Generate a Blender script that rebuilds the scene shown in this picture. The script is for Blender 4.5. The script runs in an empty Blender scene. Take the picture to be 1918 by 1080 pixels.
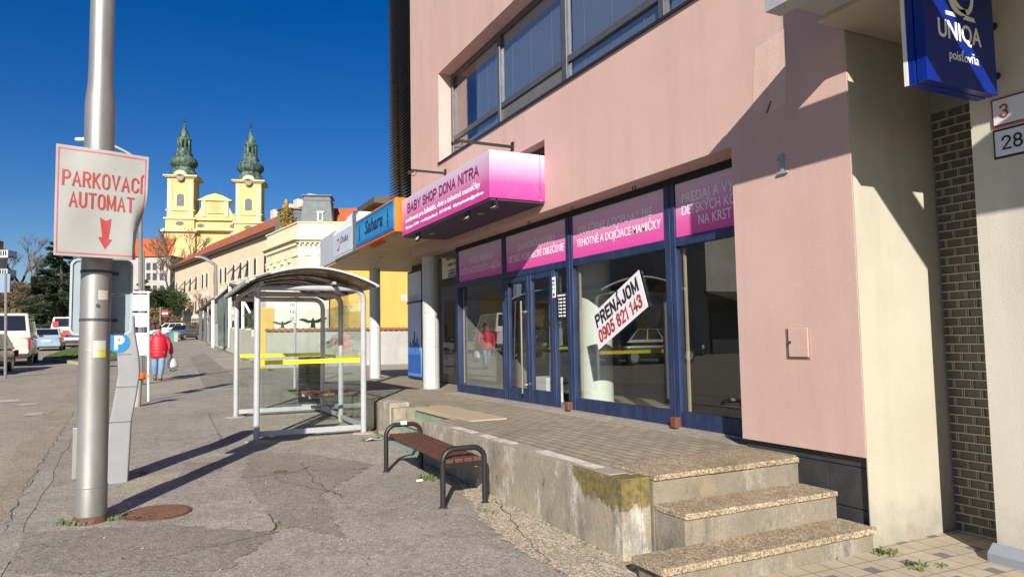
import bpy, bmesh, math, random
from mathutils import Vector, Matrix
random.seed(7)
SC = bpy.context.scene
COL = SC.collection
rad = math.radians
# ------------------------------------------------------------------ camera
PITCH, ROLL, YAW, EYE, FPX = rad(4.0), rad(1.0), rad(26.4), 1.6, 1330.0
FW = Vector((math.sin(YAW)*math.cos(PITCH), math.cos(YAW)*math.cos(PITCH), math.sin(PITCH)))
RT0 = Vector((math.cos(YAW), -math.sin(YAW), 0)); UP0 = RT0.cross(FW)
RT = RT0*math.cos(ROLL) - UP0*math.sin(ROLL)
UP = UP0*math.cos(ROLL) + RT0*math.sin(ROLL)
EYEP = Vector((0, 0, EYE))
cam = bpy.data.cameras.new('camera'); camo = bpy.data.objects.new('camera', cam); COL.objects.link(camo)
cam.sensor_width = 36.0; cam.lens = FPX/1918*36; cam.clip_start = 0.05; cam.clip_end = 3000
m3 = Matrix((RT, UP, -FW)).transposed()
camo.matrix_world = Matrix.Translation(EYEP) @ m3.to_4x4()
SC.camera = camo
# ------------------------------------------------------------------ sky, sun, exposure
SUN_EL, SUN_AZ = 26.0, 28.0          # shadows run towards azimuth 28 deg from +Y
w = bpy.data.worlds.new('World'); SC.world = w; w.use_nodes = True
nt = w.node_tree
bg = nt.nodes['Background']; sky = nt.nodes.new('ShaderNodeTexSky')
sky.sky_type = 'NISHITA'; sky.sun_disc = False
sky.sun_elevation = rad(SUN_EL); sky.sun_rotation = rad(180+SUN_AZ)
sky.altitude = 0; sky.air_density = 1.0; sky.dust_density = 0.3; sky.ozone_density = 4.0
hs = nt.nodes.new('ShaderNodeHueSaturation'); hs.inputs['Saturation'].default_value = 1.38; hs.inputs['Hue'].default_value = .517
nt.links.new(sky.outputs[0], hs.inputs['Color']); nt.links.new(hs.outputs[0], bg.inputs[0]); bg.inputs[1].default_value = 0.056
sl = bpy.data.lights.new('sun', 'SUN'); so = bpy.data.objects.new('sun', sl); COL.objects.link(so)
sl.energy = 4.9; sl.angle = rad(0.5); sl.color = (1.0, 0.93, 0.82)
SD = Vector((math.sin(rad(SUN_AZ))*math.cos(rad(SUN_EL)), math.cos(rad(SUN_AZ))*math.cos(rad(SUN_EL)), -math.sin(rad(SUN_EL))))
so.rotation_euler = SD.to_track_quat('-Z', 'Y').to_euler()
SC.view_settings.view_transform = 'Standard'; SC.view_settings.look = 'None'
SC.view_settings.exposure = 0.6; SC.view_settings.gamma = 1.0

# ------------------------------------------------------------------ measuring helpers (real positions from the surveyed view)
def ray(x, y): return FW + RT*((x-959)/FPX) - UP*((y-540)/FPX)
def at(x, y, d): return EYEP + ray(x, y)*d
def onX(x, y, X): r = ray(x, y); return EYEP + r*(X/r.x)
def onY(x, y, Y): r = ray(x, y); return EYEP + r*(Y/r.y)
def gz(x, y):
    z = 0.02*y
    if y > 15: z += 0.0001*(y-15)**2
    if y > 110: z = 2.2+0.9025 + (y-110)*0.12 + 0*x
    if y > 260: z = 21.1 + (y-260)*0.02
    return z
def G(x, y, dz=0):
    r = ray(x, y); t = 5.0
    for i in range(60):
        p = EYEP + r*t
        t += (gz(p.x, p.y)-p.z)/(r.z-0.03) if r.z < 0 else 0
    p = EYEP + r*t
    return Vector((p.x, p.y, gz(p.x, p.y)+dz))

# ------------------------------------------------------------------ mesh helpers
class MB:
    def __init__(s): s.v, s.f, s.m, s.k = [], [], [], 0
    def add(s, vs, fs):
        n = len(s.v); s.v += [Vector(v) for v in vs]
        for f in fs: s.f.append([i+n for i in f]); s.m.append(s.k)
        return s
    def box(s, x0, x1, y0, y1, z0, z1):
        v = [(x, y, z) for z in (z0, z1) for y in (y0, y1) for x in (x0, x1)]
        return s.add(v, [(0,2,3,1), (4,5,7,6), (0,1,5,4), (2,6,7,3), (0,4,6,2), (1,3,7,5)])
    def obox(s, c, a, b, n):      # centre, three half vectors
        c, a, b, n = Vector(c), Vector(a), Vector(b), Vector(n)
        v = [c+a*i+b*j+n*k for k in (-1,1) for j in (-1,1) for i in (-1,1)]
        return s.add(v, [(0,2,3,1), (4,5,7,6), (0,1,5,4), (2,6,7,3), (0,4,6,2), (1,3,7,5)])
    def bar(s, p, q, w, h=None):   # square bar from p to q
        p, q = Vector(p), Vector(q); d = (q-p); L = d.length; d.normalize()
        u = d.cross(Vector((0,0,1)));
        if u.length < 1e-3: u = Vector((1,0,0))
        u.normalize(); n = d.cross(u)
        return s.obox((p+q)/2, u*(w/2), n*((h or w)/2), d*(L/2))
    def tube(s, pts, r, n=10, cap=True):
        pts = [Vector(p) for p in pts]; N = len(pts)
        rs = r if isinstance(r, (list, tuple)) else [r]*N
        b = len(s.v); prev = None
        for i, p in enumerate(pts):
            d = (pts[min(i+1, N-1)] - pts[max(i-1, 0)]).normalized()
            if prev is None:
                u = d.cross(Vector((0, 0, 1)))
                if u.length < 1e-3: u = Vector((1, 0, 0))
            else: u = prev - d*prev.dot(d)
            u.normalize(); prev = u; v = d.cross(u)
            for k in range(n):
                a = 2*math.pi*k/n; s.v.append(p + (u*math.cos(a)+v*math.sin(a))*rs[i])
        for i in range(N-1):
            for k in range(n):
                k2 = (k+1) % n
                s.f.append([b+i*n+k, b+i*n+k2, b+(i+1)*n+k2, b+(i+1)*n+k]); s.m.append(s.k)
        if cap:
            s.f.append([b+k for k in range(n)][::-1]); s.m.append(s.k)
            s.f.append([b+(N-1)*n+k for k in range(n)]); s.m.append(s.k)
        return s
    def lathe(s, c, prof, n=16, rot=0, sq=False, u=None):   # prof: (r, z)
        c = Vector(c); b = len(s.v)
        for (r, z) in prof:
            for k in range(n):
                a = 2*math.pi*k/n + rot; s.v.append(c + Vector((r*math.cos(a), r*math.sin(a), z)))
        for i in range(len(prof)-1):
            for k in range(n):
                k2 = (k+1) % n
                s.f.append([b+i*n+k, b+i*n+k2, b+(i+1)*n+k2, b+(i+1)*n+k]); s.m.append(s.k)
        s.f.append([b+k for k in range(n)][::-1]); s.m.append(s.k)
        t = b+(len(prof)-1)*n
        s.f.append([t+k for k in range(n)]); s.m.append(s.k)
        return s
    def prism(s, poly, d):        # polygon (3d points) swept by d
        d = Vector(d); P = [Vector(p) for p in poly]; n = len(P)
        return s.add(P+[p+d for p in P], [list(range(n))[::-1], list(range(n, 2*n))] + [(i, (i+1) % n, n+(i+1) % n, n+i) for i in range(n)])
    def build(s, name, mats, parent=None, smooth=False, bevel=0, tag=None, sub=0):
        if not isinstance(mats, (list, tuple)): mats = [mats]
        o_ = Vector((0, 0, 0)); p = parent
        while p is not None: o_ += p.location; p = p.parent
        if parent is None:
            zs = min(v.z for v in s.v); n = len(s.v)
            o_ = Vector((sum(v.x for v in s.v)/n, sum(v.y for v in s.v)/n, zs))
        me = bpy.data.meshes.new(name)
        me.from_pydata([v-o_ for v in s.v], [], s.f)
        for m in mats: me.materials.append(m)
        me.polygons.foreach_set('material_index', s.m)
        bm = bmesh.new(); bm.from_mesh(me); bmesh.ops.recalc_face_normals(bm, faces=bm.faces)
        bm.to_mesh(me); bm.free()
        if smooth:
            me.polygons.foreach_set('use_smooth', [True]*len(me.polygons))
            try: me.set_sharp_from_angle(angle=rad(40))
            except Exception: pass
        o = bpy.data.objects.new(name, me); COL.objects.link(o)
        if parent is not None: o.parent = parent
        else: o.location = o_
        if bevel:
            b = o.modifiers.new('bevel', 'BEVEL'); b.width = bevel; b.segments = 2; b.limit_method = 'ANGLE'; b.angle_limit = rad(50)
        if sub:
            b = o.modifiers.new('sub', 'SUBSURF'); b.levels = sub; b.render_levels = sub
        if tag: tagit(o, *tag)
        return o
def tagit(o, label, cat, group=None):
    o['label'] = label; o['category'] = cat
    if group: o['group'] = group
    return o
def thing(name, label, cat, loc, group=None):
    o = bpy.data.objects.new(name, None); COL.objects.link(o); o.location = Vector(loc); o.empty_display_size = .2
    return tagit(o, label, cat, group)
def struct(o, kind='structure'):
    o['kind'] = kind; return o
def copy_tree(o, parent=None):
    c = o.copy(); COL.objects.link(c); c.parent = parent
    for ch in list(o.children): copy_tree(ch, c)
    return c
def lettering(body, origin, right, up, cap, mat, parent, width=None, bold=0.0, align='CENTER', shear=0, name='lettering', thick=.003, tag=None, lift=.004, xs=1.0, space=1.0):
    cu = bpy.data.curves.new('txt', 'FONT'); cu.body = body; cu.size = cap/.7; cu.align_x = align; cu.align_y = 'BOTTOM_BASELINE'
    cu.offset = bold*cap; cu.extrude = thick/2; cu.shear = shear; cu.resolution_u = 3; cu.space_character = space
    to = bpy.data.objects.new('txt', cu); COL.objects.link(to)
    dg = bpy.context.evaluated_depsgraph_get(); me = bpy.data.meshes.new_from_object(to.evaluated_get(dg))
    bpy.data.objects.remove(to); bpy.data.curves.remove(cu)
    me.name = name
    right = Vector(right).normalized(); up = Vector(up).normalized(); nrm = right.cross(up)
    vs = [v.co.copy() for v in me.vertices]
    if width:
        lo, hi = min(v.x for v in vs), max(v.x for v in vs); xs = width/(hi-lo)
    o_ = Vector((0, 0, 0)); p = parent
    while p is not None: o_ += p.location; p = p.parent
    base = Vector(origin) - o_
    for v, c in zip(me.vertices, vs): v.co = base + right*c.x*xs + up*c.y + nrm*(c.z+lift)
    me.materials.clear(); me.materials.append(mat)
    ob = bpy.data.objects.new(name, me); COL.objects.link(ob); ob.parent = parent
    if tag: tagit(ob, *tag)
    return ob

# ------------------------------------------------------------------ plain block capitals drawn as strokes (sign painter's grotesk)
def _arc(cx, cy, rx, ry, a0, a1, n=10): return [(cx+rx*math.cos(rad(a0+(a1-a0)*i/n)), cy+ry*math.sin(rad(a0+(a1-a0)*i/n))) for i in range(n+1)]
def glyph(c):
    W = .60; w2 = W/2; f = lambda *p: list(p)
    O = lambda: [_arc(w2, .70, w2, .30, 0, 180)+_arc(w2, .30, w2, .30, 180, 360)+[(W, .70)]]
    g = {'A': (.66, [f((0, 0), (.33, 1), (.66, 0)), f((.11, .33), (.55, .33))]),
    'B': (W, [f((0, 0), (0, 1))+_arc(.36, .765, .22, .235, 90, -90)+f((0, .53)), f((0, .53))+_arc(.36, .265, .24, .265, 90, -90)+f((0, 0))]),
    'C': (W, [_arc(w2, .70, w2, .30, 8, 180)+_arc(w2, .30, w2, .30, 180, 352)]), 'D': (W, [f((0, 0), (0, 1))+_arc(.30, .70, .30, .30, 90, 0)+_arc(.30, .30, .30, .30, 0, -90)+f((0, 0))]),
    'E': (.52, [f((.52, 1), (0, 1), (0, 0), (.52, 0)), f((0, .53), (.46, .53))]), 'H': (W, [f((0, 0), (0, 1)), f((W, 0), (W, 1)), f((0, .52), (W, .52))]),
    'I': (0, [f((0, 0), (0, 1))]), 'J': (.46, [f((.46, 1), (.46, .25))+_arc(.23, .25, .23, .25, 0, -180)]), 'K': (.60, [f((0, 0), (0, 1)), f((.56, 1), (0, .38)), f((.19, .58), (.60, 0))]),
    'M': (.74, [f((0, 0), (0, 1)), f((.01, .98), (.37, .10), (.73, .98)), f((.74, 1), (.74, 0))]), 'N': (W, [f((0, 0), (0, 1)), f((.01, .98), (W-.01, .02)), f((W, 0), (W, 1))]), 'O': (W, O()), 
    'P': (W, [f((0, 0), (0, 1))+_arc(.36, .74, .24, .26, 90, -90)+f((0, .48))]), 'R': (W, [f((0, 0), (0, 1))+_arc(.36, .75, .24, .25, 90, -90)+f((0, .50)), f((.34, .50), (.58, 0))]),
    'S': (.56, [_arc(.28, .745, .27, .255, 15, 180, 8)+_arc(.28, .745, .27, .22, 180, 265, 4)+_arc(.28, .27, .28, .255, 85, 0, 5)+_arc(.28, .26, .28, .26, 0, -165, 8)]),
    'T': (.60, [f((0, 1), (.60, 1)), f((.30, 1), (.30, 0))]), 'U': (W, [f((0, 1))+_arc(w2, .30, w2, .30, 180, 360)+f((W, 1))]), 'V': (.64, [f((0, 1), (.32, 0), (.64, 1))]), 'Y': (.62, [f((0, 1), (.31, .46), (.62, 1)), f((.31, .46), (.31, 0))]),
    '0': (.48, [_arc(.24, .72, .24, .28, 0, 180)+_arc(.24, .28, .24, .28, 180, 360)+[(.48, .72)]]), '1': (.22, [f((0, .80), (.20, 1), (.20, 0))]),
    '2': (.48, [_arc(.24, .73, .24, .27, 170, -20, 9)+f((0, 0), (.48, 0))]), '3': (.48, [_arc(.22, .755, .24, .245, 160, -80, 9), _arc(.22, .27, .26, .27, 85, -160, 9)]),
    '4': (.52, [f((.38, 0), (.38, 1), (0, .28), (.52, .28))]), '5': (.48, [f((.44, 1), (.08, 1), (.03, .52))+_arc(.23, .32, .25, .32, 110, -155, 10)]),
    '8': (.48, [_arc(.24, .755, .21, .245, 0, 360, 14), _arc(.24, .265, .24, .265, 0, 360, 14)]), '9': (.48, [_arc(.24, .70, .24, .30, 0, 360, 14), f((.48, .70))+_arc(.24, .32, .24, .32, 0, -130, 8)])}
    acc = {'Í': 'I', 'Á': 'A'}
    if c in acc:
        w, s = g[acc[c]]; return w, s+[[(w/2-.02, 1.12), (w/2+.12, 1.30)]]
    return g[c]
def block(txt, origin, right, up, cap, m, parent, width, weight=.15, warp=None, name='lettering', lift=.002, gap=.24):
    right = Vector(right).normalized(); up = Vector(up).normalized(); nr = right.cross(up); b = MB()
    items = []; x = 0
    for c in txt:
        if c == ' ': x += .42; continue
        w, ss = glyph(c); items.append((x, ss)); x += w+gap
    tot = x-gap; kx = (width-weight*cap)/(tot*cap); h = weight/2; ln = 0
    for x0, ss in items:
        for st in ss:
            P = [Vector((q[0]*kx, h+q[1]*(1-weight))) for q in st]; P = [P[0]]+[P[i] for i in range(1, len(P)) if (P[i]-P[i-1]).length > 1e-4]
            Lf, Rg = [], []; n = len(P)
            for i, p in enumerate(P):
                d0 = (p-P[i-1]).normalized() if i else (P[1]-p).normalized(); d1 = (P[i+1]-p).normalized() if i < n-1 else d0
                if i == 0 and (P[0]-P[-1]).length < 1e-3: d0 = (P[0]-P[-2]).normalized()
                if i == n-1 and (P[0]-P[-1]).length < 1e-3: d1 = (P[1]-P[0]).normalized()
                n0, n1 = Vector((-d0.y, d0.x)), Vector((-d1.y, d1.x)); mt = n0+n1
                mt = n0 if mt.length < .25 else mt.normalized(); k = min(1.6, 1/max(.35, mt.dot(n0))); q = p.copy()
                if i in (0, n-1) and (P[0]-P[-1]).length > 1e-3: q += (d0 if i else -d1)*h*(1 if n > 2 and abs((P[1]-P[0]).x) > .02 else .98)
                Lf.append(q+mt*h*k); Rg.append(q-mt*h*k)
            ln += 1; off = lift+.00025*(ln % 7); vs = []
            for a, c in zip(Lf, Rg):
                for q in (a, c):
                    u, v = (q.x+x0*kx)*cap+h*cap-width/2, q.y*cap
                    vs.append(warp(u, v, off) if warp else Vector(origin)+right*u+up*v+nr*off)
            b.add(vs, [(2*i, 2*i+1, 2*i+3, 2*i+2) for i in range(n-1)])
    return b.build(name, m, parent)
# ------------------------------------------------------------------ materials
def nodes(name):
    m = bpy.data.materials.new(name); m.use_nodes = True
    t = m.node_tree; return m, t, t.nodes['Principled BSDF']
def N(t, typ, **k):
    n = t.nodes.new(typ)
    for a, b in k.items():
        if a in n.inputs: n.inputs[a].default_value = b
        else: setattr(n, a, b)
    return n
def rgba(c): return (c[0], c[1], c[2], 1)
def noise(t, scale, detail=5, rough=.6, vec=None, sc=None):
    n = N(t, 'ShaderNodeTexNoise'); n.inputs['Scale'].default_value = scale; n.inputs['Detail'].default_value = detail; n.inputs['Roughness'].default_value = rough
    if vec is None:
        tc = N(t, 'ShaderNodeTexCoord'); vec = tc.outputs['Object']
    if sc:
        mp = N(t, 'ShaderNodeMapping'); mp.inputs['Scale'].default_value = sc; t.links.new(vec, mp.inputs[0]); vec = mp.outputs[0]
    t.links.new(vec, n.inputs['Vector']); return n.outputs['Fac']
def ramp(t, fac, a, b, c0=(0, 0, 0), c1=(1, 1, 1)):
    r = N(t, 'ShaderNodeValToRGB'); r.color_ramp.elements[0].position = a; r.color_ramp.elements[1].position = b
    r.color_ramp.elements[0].color = rgba(c0); r.color_ramp.elements[1].color = rgba(c1)
    t.links.new(fac, r.inputs[0]); return r.outputs[0]
def mix(t, fac, a, b, mode='MIX'):
    n = N(t, 'ShaderNodeMix', data_type='RGBA', blend_type=mode)
    for s, v in ((0, fac), (6, a), (7, b)):
        if hasattr(v, 'links') or hasattr(v, 'is_output'): t.links.new(v, n.inputs[s])
        elif s == 0: n.inputs[0].default_value = v
        else: n.inputs[s].default_value = rgba(v)
    return n.outputs[2]
def math_(t, op, a, b=None):
    n = N(t, 'ShaderNodeMath', operation=op)
    for i, v in enumerate((a, b)):
        if v is None: continue
        if hasattr(v, 'is_output'): t.links.new(v, n.inputs[i])
        else: n.inputs[i].default_value = v
    return n.outputs[0]
def bumpit(t, p, h, strength=.3, dist=.01):
    b = N(t, 'ShaderNodeBump'); b.inputs['Strength'].default_value = strength; b.inputs['Distance'].default_value = dist
    t.links.new(h, b.inputs['Height']); t.links.new(b.outputs[0], p.inputs['Normal'])
def mat(name, c, c2=None, scale=3, rough=.7, metal=0, bump=0, bscale=60, fine=0, fscale=90, lo=.35, hi=.65, spec=.5, coat=0, bdist=.01, stretch=None):
    m, t, p = nodes(name)
    p.inputs['Roughness'].default_value = rough; p.inputs['Metallic'].default_value = metal
    p.inputs['Specular IOR Level'].default_value = spec; p.inputs['Coat Weight'].default_value = coat
    p.inputs['Base Color'].default_value = rgba(c)
    col = None
    if c2 is not None:
        col = mix(t, ramp(t, noise(t, scale, sc=stretch), lo, hi), c, c2)
    if fine:
        f = ramp(t, noise(t, fscale, 3), .3, .7, (1-fine,)*3, (1+fine*.6,)*3)
        col = mix(t, 1.0, col if col is not None else c, f, 'MULTIPLY')
    if col is not None: t.links.new(col, p.inputs['Base Color'])
    if bump: bumpit(t, p, noise(t, bscale, 4), bump, bdist)
    return m

def plaster(name, c, c2, grain=.35):
    m, t, p = nodes(name); p.inputs['Roughness'].default_value = .9; p.inputs['Specular IOR Level'].default_value = .2
    a = ramp(t, noise(t, .9, 7, .7), .38, .64)
    b = ramp(t, noise(t, 2.6, 6, .68, sc=(1, 1, .14)), .48, .72)
    col = mix(t, a, c, c2); col = mix(t, math_(t, 'MULTIPLY', b, .42), col, tuple(x*.76 for x in c2))
    ge = N(t, 'ShaderNodeNewGeometry'); sz = N(t, 'ShaderNodeSeparateXYZ'); t.links.new(ge.outputs['Position'], sz.inputs[0])
    dz = N(t, 'ShaderNodeMapRange'); dz.inputs[1].default_value = .75; dz.inputs[2].default_value = .05; t.links.new(sz.outputs[2], dz.inputs[0])
    dirt = ramp(t, math_(t, 'MULTIPLY', dz.outputs[0], math_(t, 'ADD', .25, noise(t, 7, 7, .75))), .30, .75)
    col = mix(t, math_(t, 'MULTIPLY', dirt, .6), col, tuple(x*.45 for x in c2))
    sp_ = ramp(t, noise(t, 5.5, 8, .8), .66, .70); col = mix(t, math_(t, 'MULTIPLY', sp_, .22), col, tuple(x*.55 for x in c2))
    f = ramp(t, noise(t, 130, 2), .3, .7, (.9, .9, .9), (1.06, 1.06, 1.06))
    t.links.new(mix(t, 1.0, col, f, 'MULTIPLY'), p.inputs['Base Color'])
    bumpit(t, p, noise(t, 95, 4, .7), grain, .012)
    return m
PINK = plaster('pink_plaster', (.61, .425, .38), (.57, .39, .345))
CREAM = plaster('cream_plaster', (.475, .445, .37), (.43, .40, .325), .2)
WHITEP = plaster('white_plaster', (.62, .585, .505), (.56, .53, .46), .3)
YELLOWP = plaster('yellow_plaster', (.66, .43, .12), (.60, .38, .10), .15)
GREYP = plaster('grey_plaster', (.45, .44, .41), (.36, .35, .33), .3)
PALEWALL = plaster('pale_wall', (.70, .69, .66), (.62, .61, .58), .1)
NAVY = mat('navy_metal', (.010, .021, .068), (.024, .042, .108), 9, .45, .0, .08, 40, stretch=(1, 1, .25))
BLACKM = mat('black_metal', (.012, .012, .014), (.02, .02, .022), 6, .45)
LOUVRE = mat('louvre_metal', (.018, .018, .02), (.028, .028, .03), 4, .5)
GREYM = mat('grey_paint_metal', (.40, .41, .43), (.34, .35, .37), 7, .42, .0, .03, 30)
GREYF = mat('grey_flashing', (.28, .31, .36), (.24, .27, .31), 3, .4, .2)
GALV = mat('galvanised_steel', (.36, .355, .345), (.28, .275, .27), 5, .46, .6, .04, 30, fine=.12, fscale=160, stretch=(1, 1, .3))
WHITEM = mat('white_metal', (.74, .74, .73), (.66, .66, .65), 5, .45)
WHITEL = mat('white_letter', (.85, .85, .86))
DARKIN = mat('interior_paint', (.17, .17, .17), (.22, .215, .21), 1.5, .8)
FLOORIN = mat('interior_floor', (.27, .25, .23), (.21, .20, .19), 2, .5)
CONCOL = mat('interior_column_paint', (.74, .78, .74), (.70, .74, .70), 3, .8)
REDL = mat('red_letter', (.33, .028, .025), (.38, .05, .042), 8, .5)
BLACKL = mat('black_letter', (.012, .012, .012))
PLUM = mat('plum_letter', (.20, .012, .085))
DARKTILE = mat('dark_plinth_tile', (.032, .032, .036), (.05, .05, .055), 6, .5, 0, .1, 60)
WOODRED = mat('red_brown_wood', (.135, .058, .036), (.085, .036, .024), 14, .55, 0, .25, 50, stretch=(6, .6, 6), spec=.4)
WOODOR = mat('orange_wood', (.30, .115, .045), (.22, .08, .03), 10, .55, 0, .2, 50, stretch=(6, .6, 6))
SOFFIT = mat('soffit_boards', (.80, .60, .33), (.62, .46, .26), 2.5, .6, stretch=(.3, 3, 1))
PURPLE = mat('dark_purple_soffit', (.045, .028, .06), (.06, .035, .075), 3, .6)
ORANGE = mat('orange_plastic', (.82, .19, .012), (.75, .16, .01), 5, .4)
BINOR = mat('orange_bin', (.72, .16, .02))
RUST = mat('rusty_iron', (.10, .055, .04), (.17, .085, .055), 14, .75, .2, .5, 60)
GREYBACK = mat('sign_back_grey', (.27, .34, .38), (.23, .295, .335), 3, .5)
SIGNW = mat('sign_white', (.36, .36, .35), (.31, .31, .30), 2.5, .5, fine=.05)
YSTRIP = mat('yellow_strip', (.80, .74, .03), (.75, .68, .03), 5, .5)
TILER = mat('red_roof_tile', (.42, .105, .04), (.30, .08, .035), 1.2, .85, 0, .3, 20)
LEAF = mat('leaf_green', (.035, .06, .015), (.075, .11, .03), 3, .7)
CONIF = mat('conifer_green', (.012, .026, .012), (.035, .055, .022), 1.6, .8)
TWIG = mat('twig_brown', (.12, .08, .055), (.20, .14, .09), 2, .9)
BARK = mat('bark', (.07, .052, .04), (.11, .085, .06), 8, .9, 0, .4, 30)
GRASSM = mat('grass_blade', (.06, .11, .015), (.12, .16, .03), 3, .8)
TYRE = mat('tyre_rubber', (.018, .018, .018))
CHROME = mat('rim_metal', (.5, .5, .5), None, rough=.3, metal=.8)
GLASSD = mat('dark_car_glass', (.012, .014, .018), None, rough=.06, spec=.8)
LAMPR = mat('red_lamp', (.40, .012, .015), None, rough=.2)
COPPER = mat('green_copper', (.022, .045, .037), (.15, .235, .185), 1.3, .7, .2, lo=.40, hi=.66, stretch=(1, 1, .35))
CHY = mat('church_yellow', (.70, .51, .23), (.62, .44, .19), .5, .9)
CHC = mat('church_cream', (.74, .61, .36), (.68, .55, .31), .5, .9)
CHD = mat('dark_opening', (.03, .035, .045), (.05, .055, .065), 3, .4)
SLATE = mat('grey_slate', (.125, .14, .155), (.16, .175, .19), 2, .7)
GOLD = mat('gilded_metal', (.50, .34, .09), (.30, .20, .06), 2, .5, .5)
OCHRE = mat('ochre_plaster', (.72, .59, .41), (.66, .53, .36), .4, .9)
CREAM2 = mat('cream_facade', (.76, .68, .47), (.70, .62, .43), .5, .9)
WINW = mat('white_window_trim', (.74, .72, .66))
STONEW = mat('concrete_blocks', (.44, .42, .38), (.52, .49, .44), 1.5, .9, 0, .3, 20)
HEDGE = mat('hedge_leaf', (.022, .04, .012), (.05, .075, .02), 2.5, .8)

def glassmat(name, tint=(.9, .93, .92), f0=.06, rough=0.0, k4=.9):
    m = bpy.data.materials.new(name); m.use_nodes = True; t = m.node_tree; t.nodes.clear()
    o = N(t, 'ShaderNodeOutputMaterial'); a = N(t, 'ShaderNodeBsdfTransparent'); a.inputs[0].default_value = rgba(tint)
    g = N(t, 'ShaderNodeBsdfGlossy'); g.inputs['Roughness'].default_value = rough; g.inputs[0].default_value = (1, 1, 1, 1)
    f = N(t, 'ShaderNodeLayerWeight'); f.inputs[0].default_value = .5
    k = math_(t, 'MULTIPLY_ADD', math_(t, 'POWER', f.outputs['Facing'], 4.0), k4); k.node.inputs[2].default_value = f0
    k.node.use_clamp = True
    x = N(t, 'ShaderNodeMixShader'); t.links.new(k, x.inputs[0]); t.links.new(a.outputs[0], x.inputs[1]); t.links.new(g.outputs[0], x.inputs[2])
    t.links.new(x.outputs[0], o.inputs[0]); return m
SHOPGLASS = glassmat('shop_glass', (.95, .97, .955), .07, 0, .75)
SHELGLASS = glassmat('shelter_glass', (.93, .96, .95), .04, 0.0, .6)
WINGLASS = glassmat('office_glass', (.90, .92, .95), .09, 0, .8)
SMOKE = glassmat('smoked_roof_sheet', (.30, .25, .22), .03, .15, .5)

def gradient(name, stops, z0, z1, doodle=.0):   # printed vertical gradient of the sign artwork
    m, t, p = nodes(name); p.inputs['Roughness'].default_value = .35
    tc = N(t, 'ShaderNodeNewGeometry'); sx = N(t, 'ShaderNodeSeparateXYZ'); t.links.new(tc.outputs['Position'], sx.inputs[0])
    mr = N(t, 'ShaderNodeMapRange'); mr.inputs[1].default_value = z0; mr.inputs[2].default_value = z1
    t.links.new(sx.outputs[2], mr.inputs[0])
    r = N(t, 'ShaderNodeValToRGB'); e = r.color_ramp.elements
    e[0].position, e[0].color = stops[0][0], rgba(stops[0][1]); e[1].position, e[1].color = stops[-1][0], rgba(stops[-1][1])
    for s in stops[1:-1]:
        x = e.new(s[0]); x.color = rgba(s[1])
    t.links.new(mr.outputs[0], r.inputs[0]); col = r.outputs[0]
    if doodle:
        v = N(t, 'ShaderNodeTexVoronoi', feature='DISTANCE_TO_EDGE'); v.inputs['Scale'].default_value = 5.0
        tcc = N(t, 'ShaderNodeTexCoord'); nn = noise(t, 6, 3)
        mm = N(t, 'ShaderNodeVectorMath', operation='ADD'); t.links.new(tcc.outputs['Object'], mm.inputs[0]); t.links.new(nn, mm.inputs[1]); t.links.new(mm.outputs[0], v.inputs['Vector'])
        l = ramp(t, v.outputs['Distance'], .008, .022, (1, 1, 1), (0, 0, 0))
        l2 = ramp(t, noise(t, 4, 2), .5, .6)
        col = mix(t, math_(t, 'MULTIPLY', math_(t, 'MULTIPLY', l, l2), doodle), col, (.9, .6, .8))
    t.links.new(col, p.inputs['Base Color']); return m
MAG, MID, PALE = (.60, .045, .27), (.64, .16, .40), (.66, .52, .66)
SIGNGRAD = gradient('pink_sign_print', [(0, MAG), (.35, (.62, .09, .32)), (.62, (.66, .30, .50)), (.95, PALE)], 3.36, 3.99, .18)
TRANSGRAD = gradient('pink_transom_print', [(0, (.72, .07, .36)), (.3, (.72, .12, .40)), (.6, (.70, .34, .56)), (1, (.62, .50, .64))], 2.61, 3.18, .10)
BLUEGRAD = gradient('blue_sign_print', [(0, (.02, .16, .42)), (.5, (.03, .30, .58)), (1, (.02, .12, .34))], 3.5, 4.1)
POSTERGRAD = gradient('blue_poster_print', [(0, (.05, .22, .62)), (.12, (.08, .30, .70)), (.3, (.25, .42, .72)), (.7, (.48, .60, .78)), (1, (.60, .68, .80))], .7, 3.2)

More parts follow.
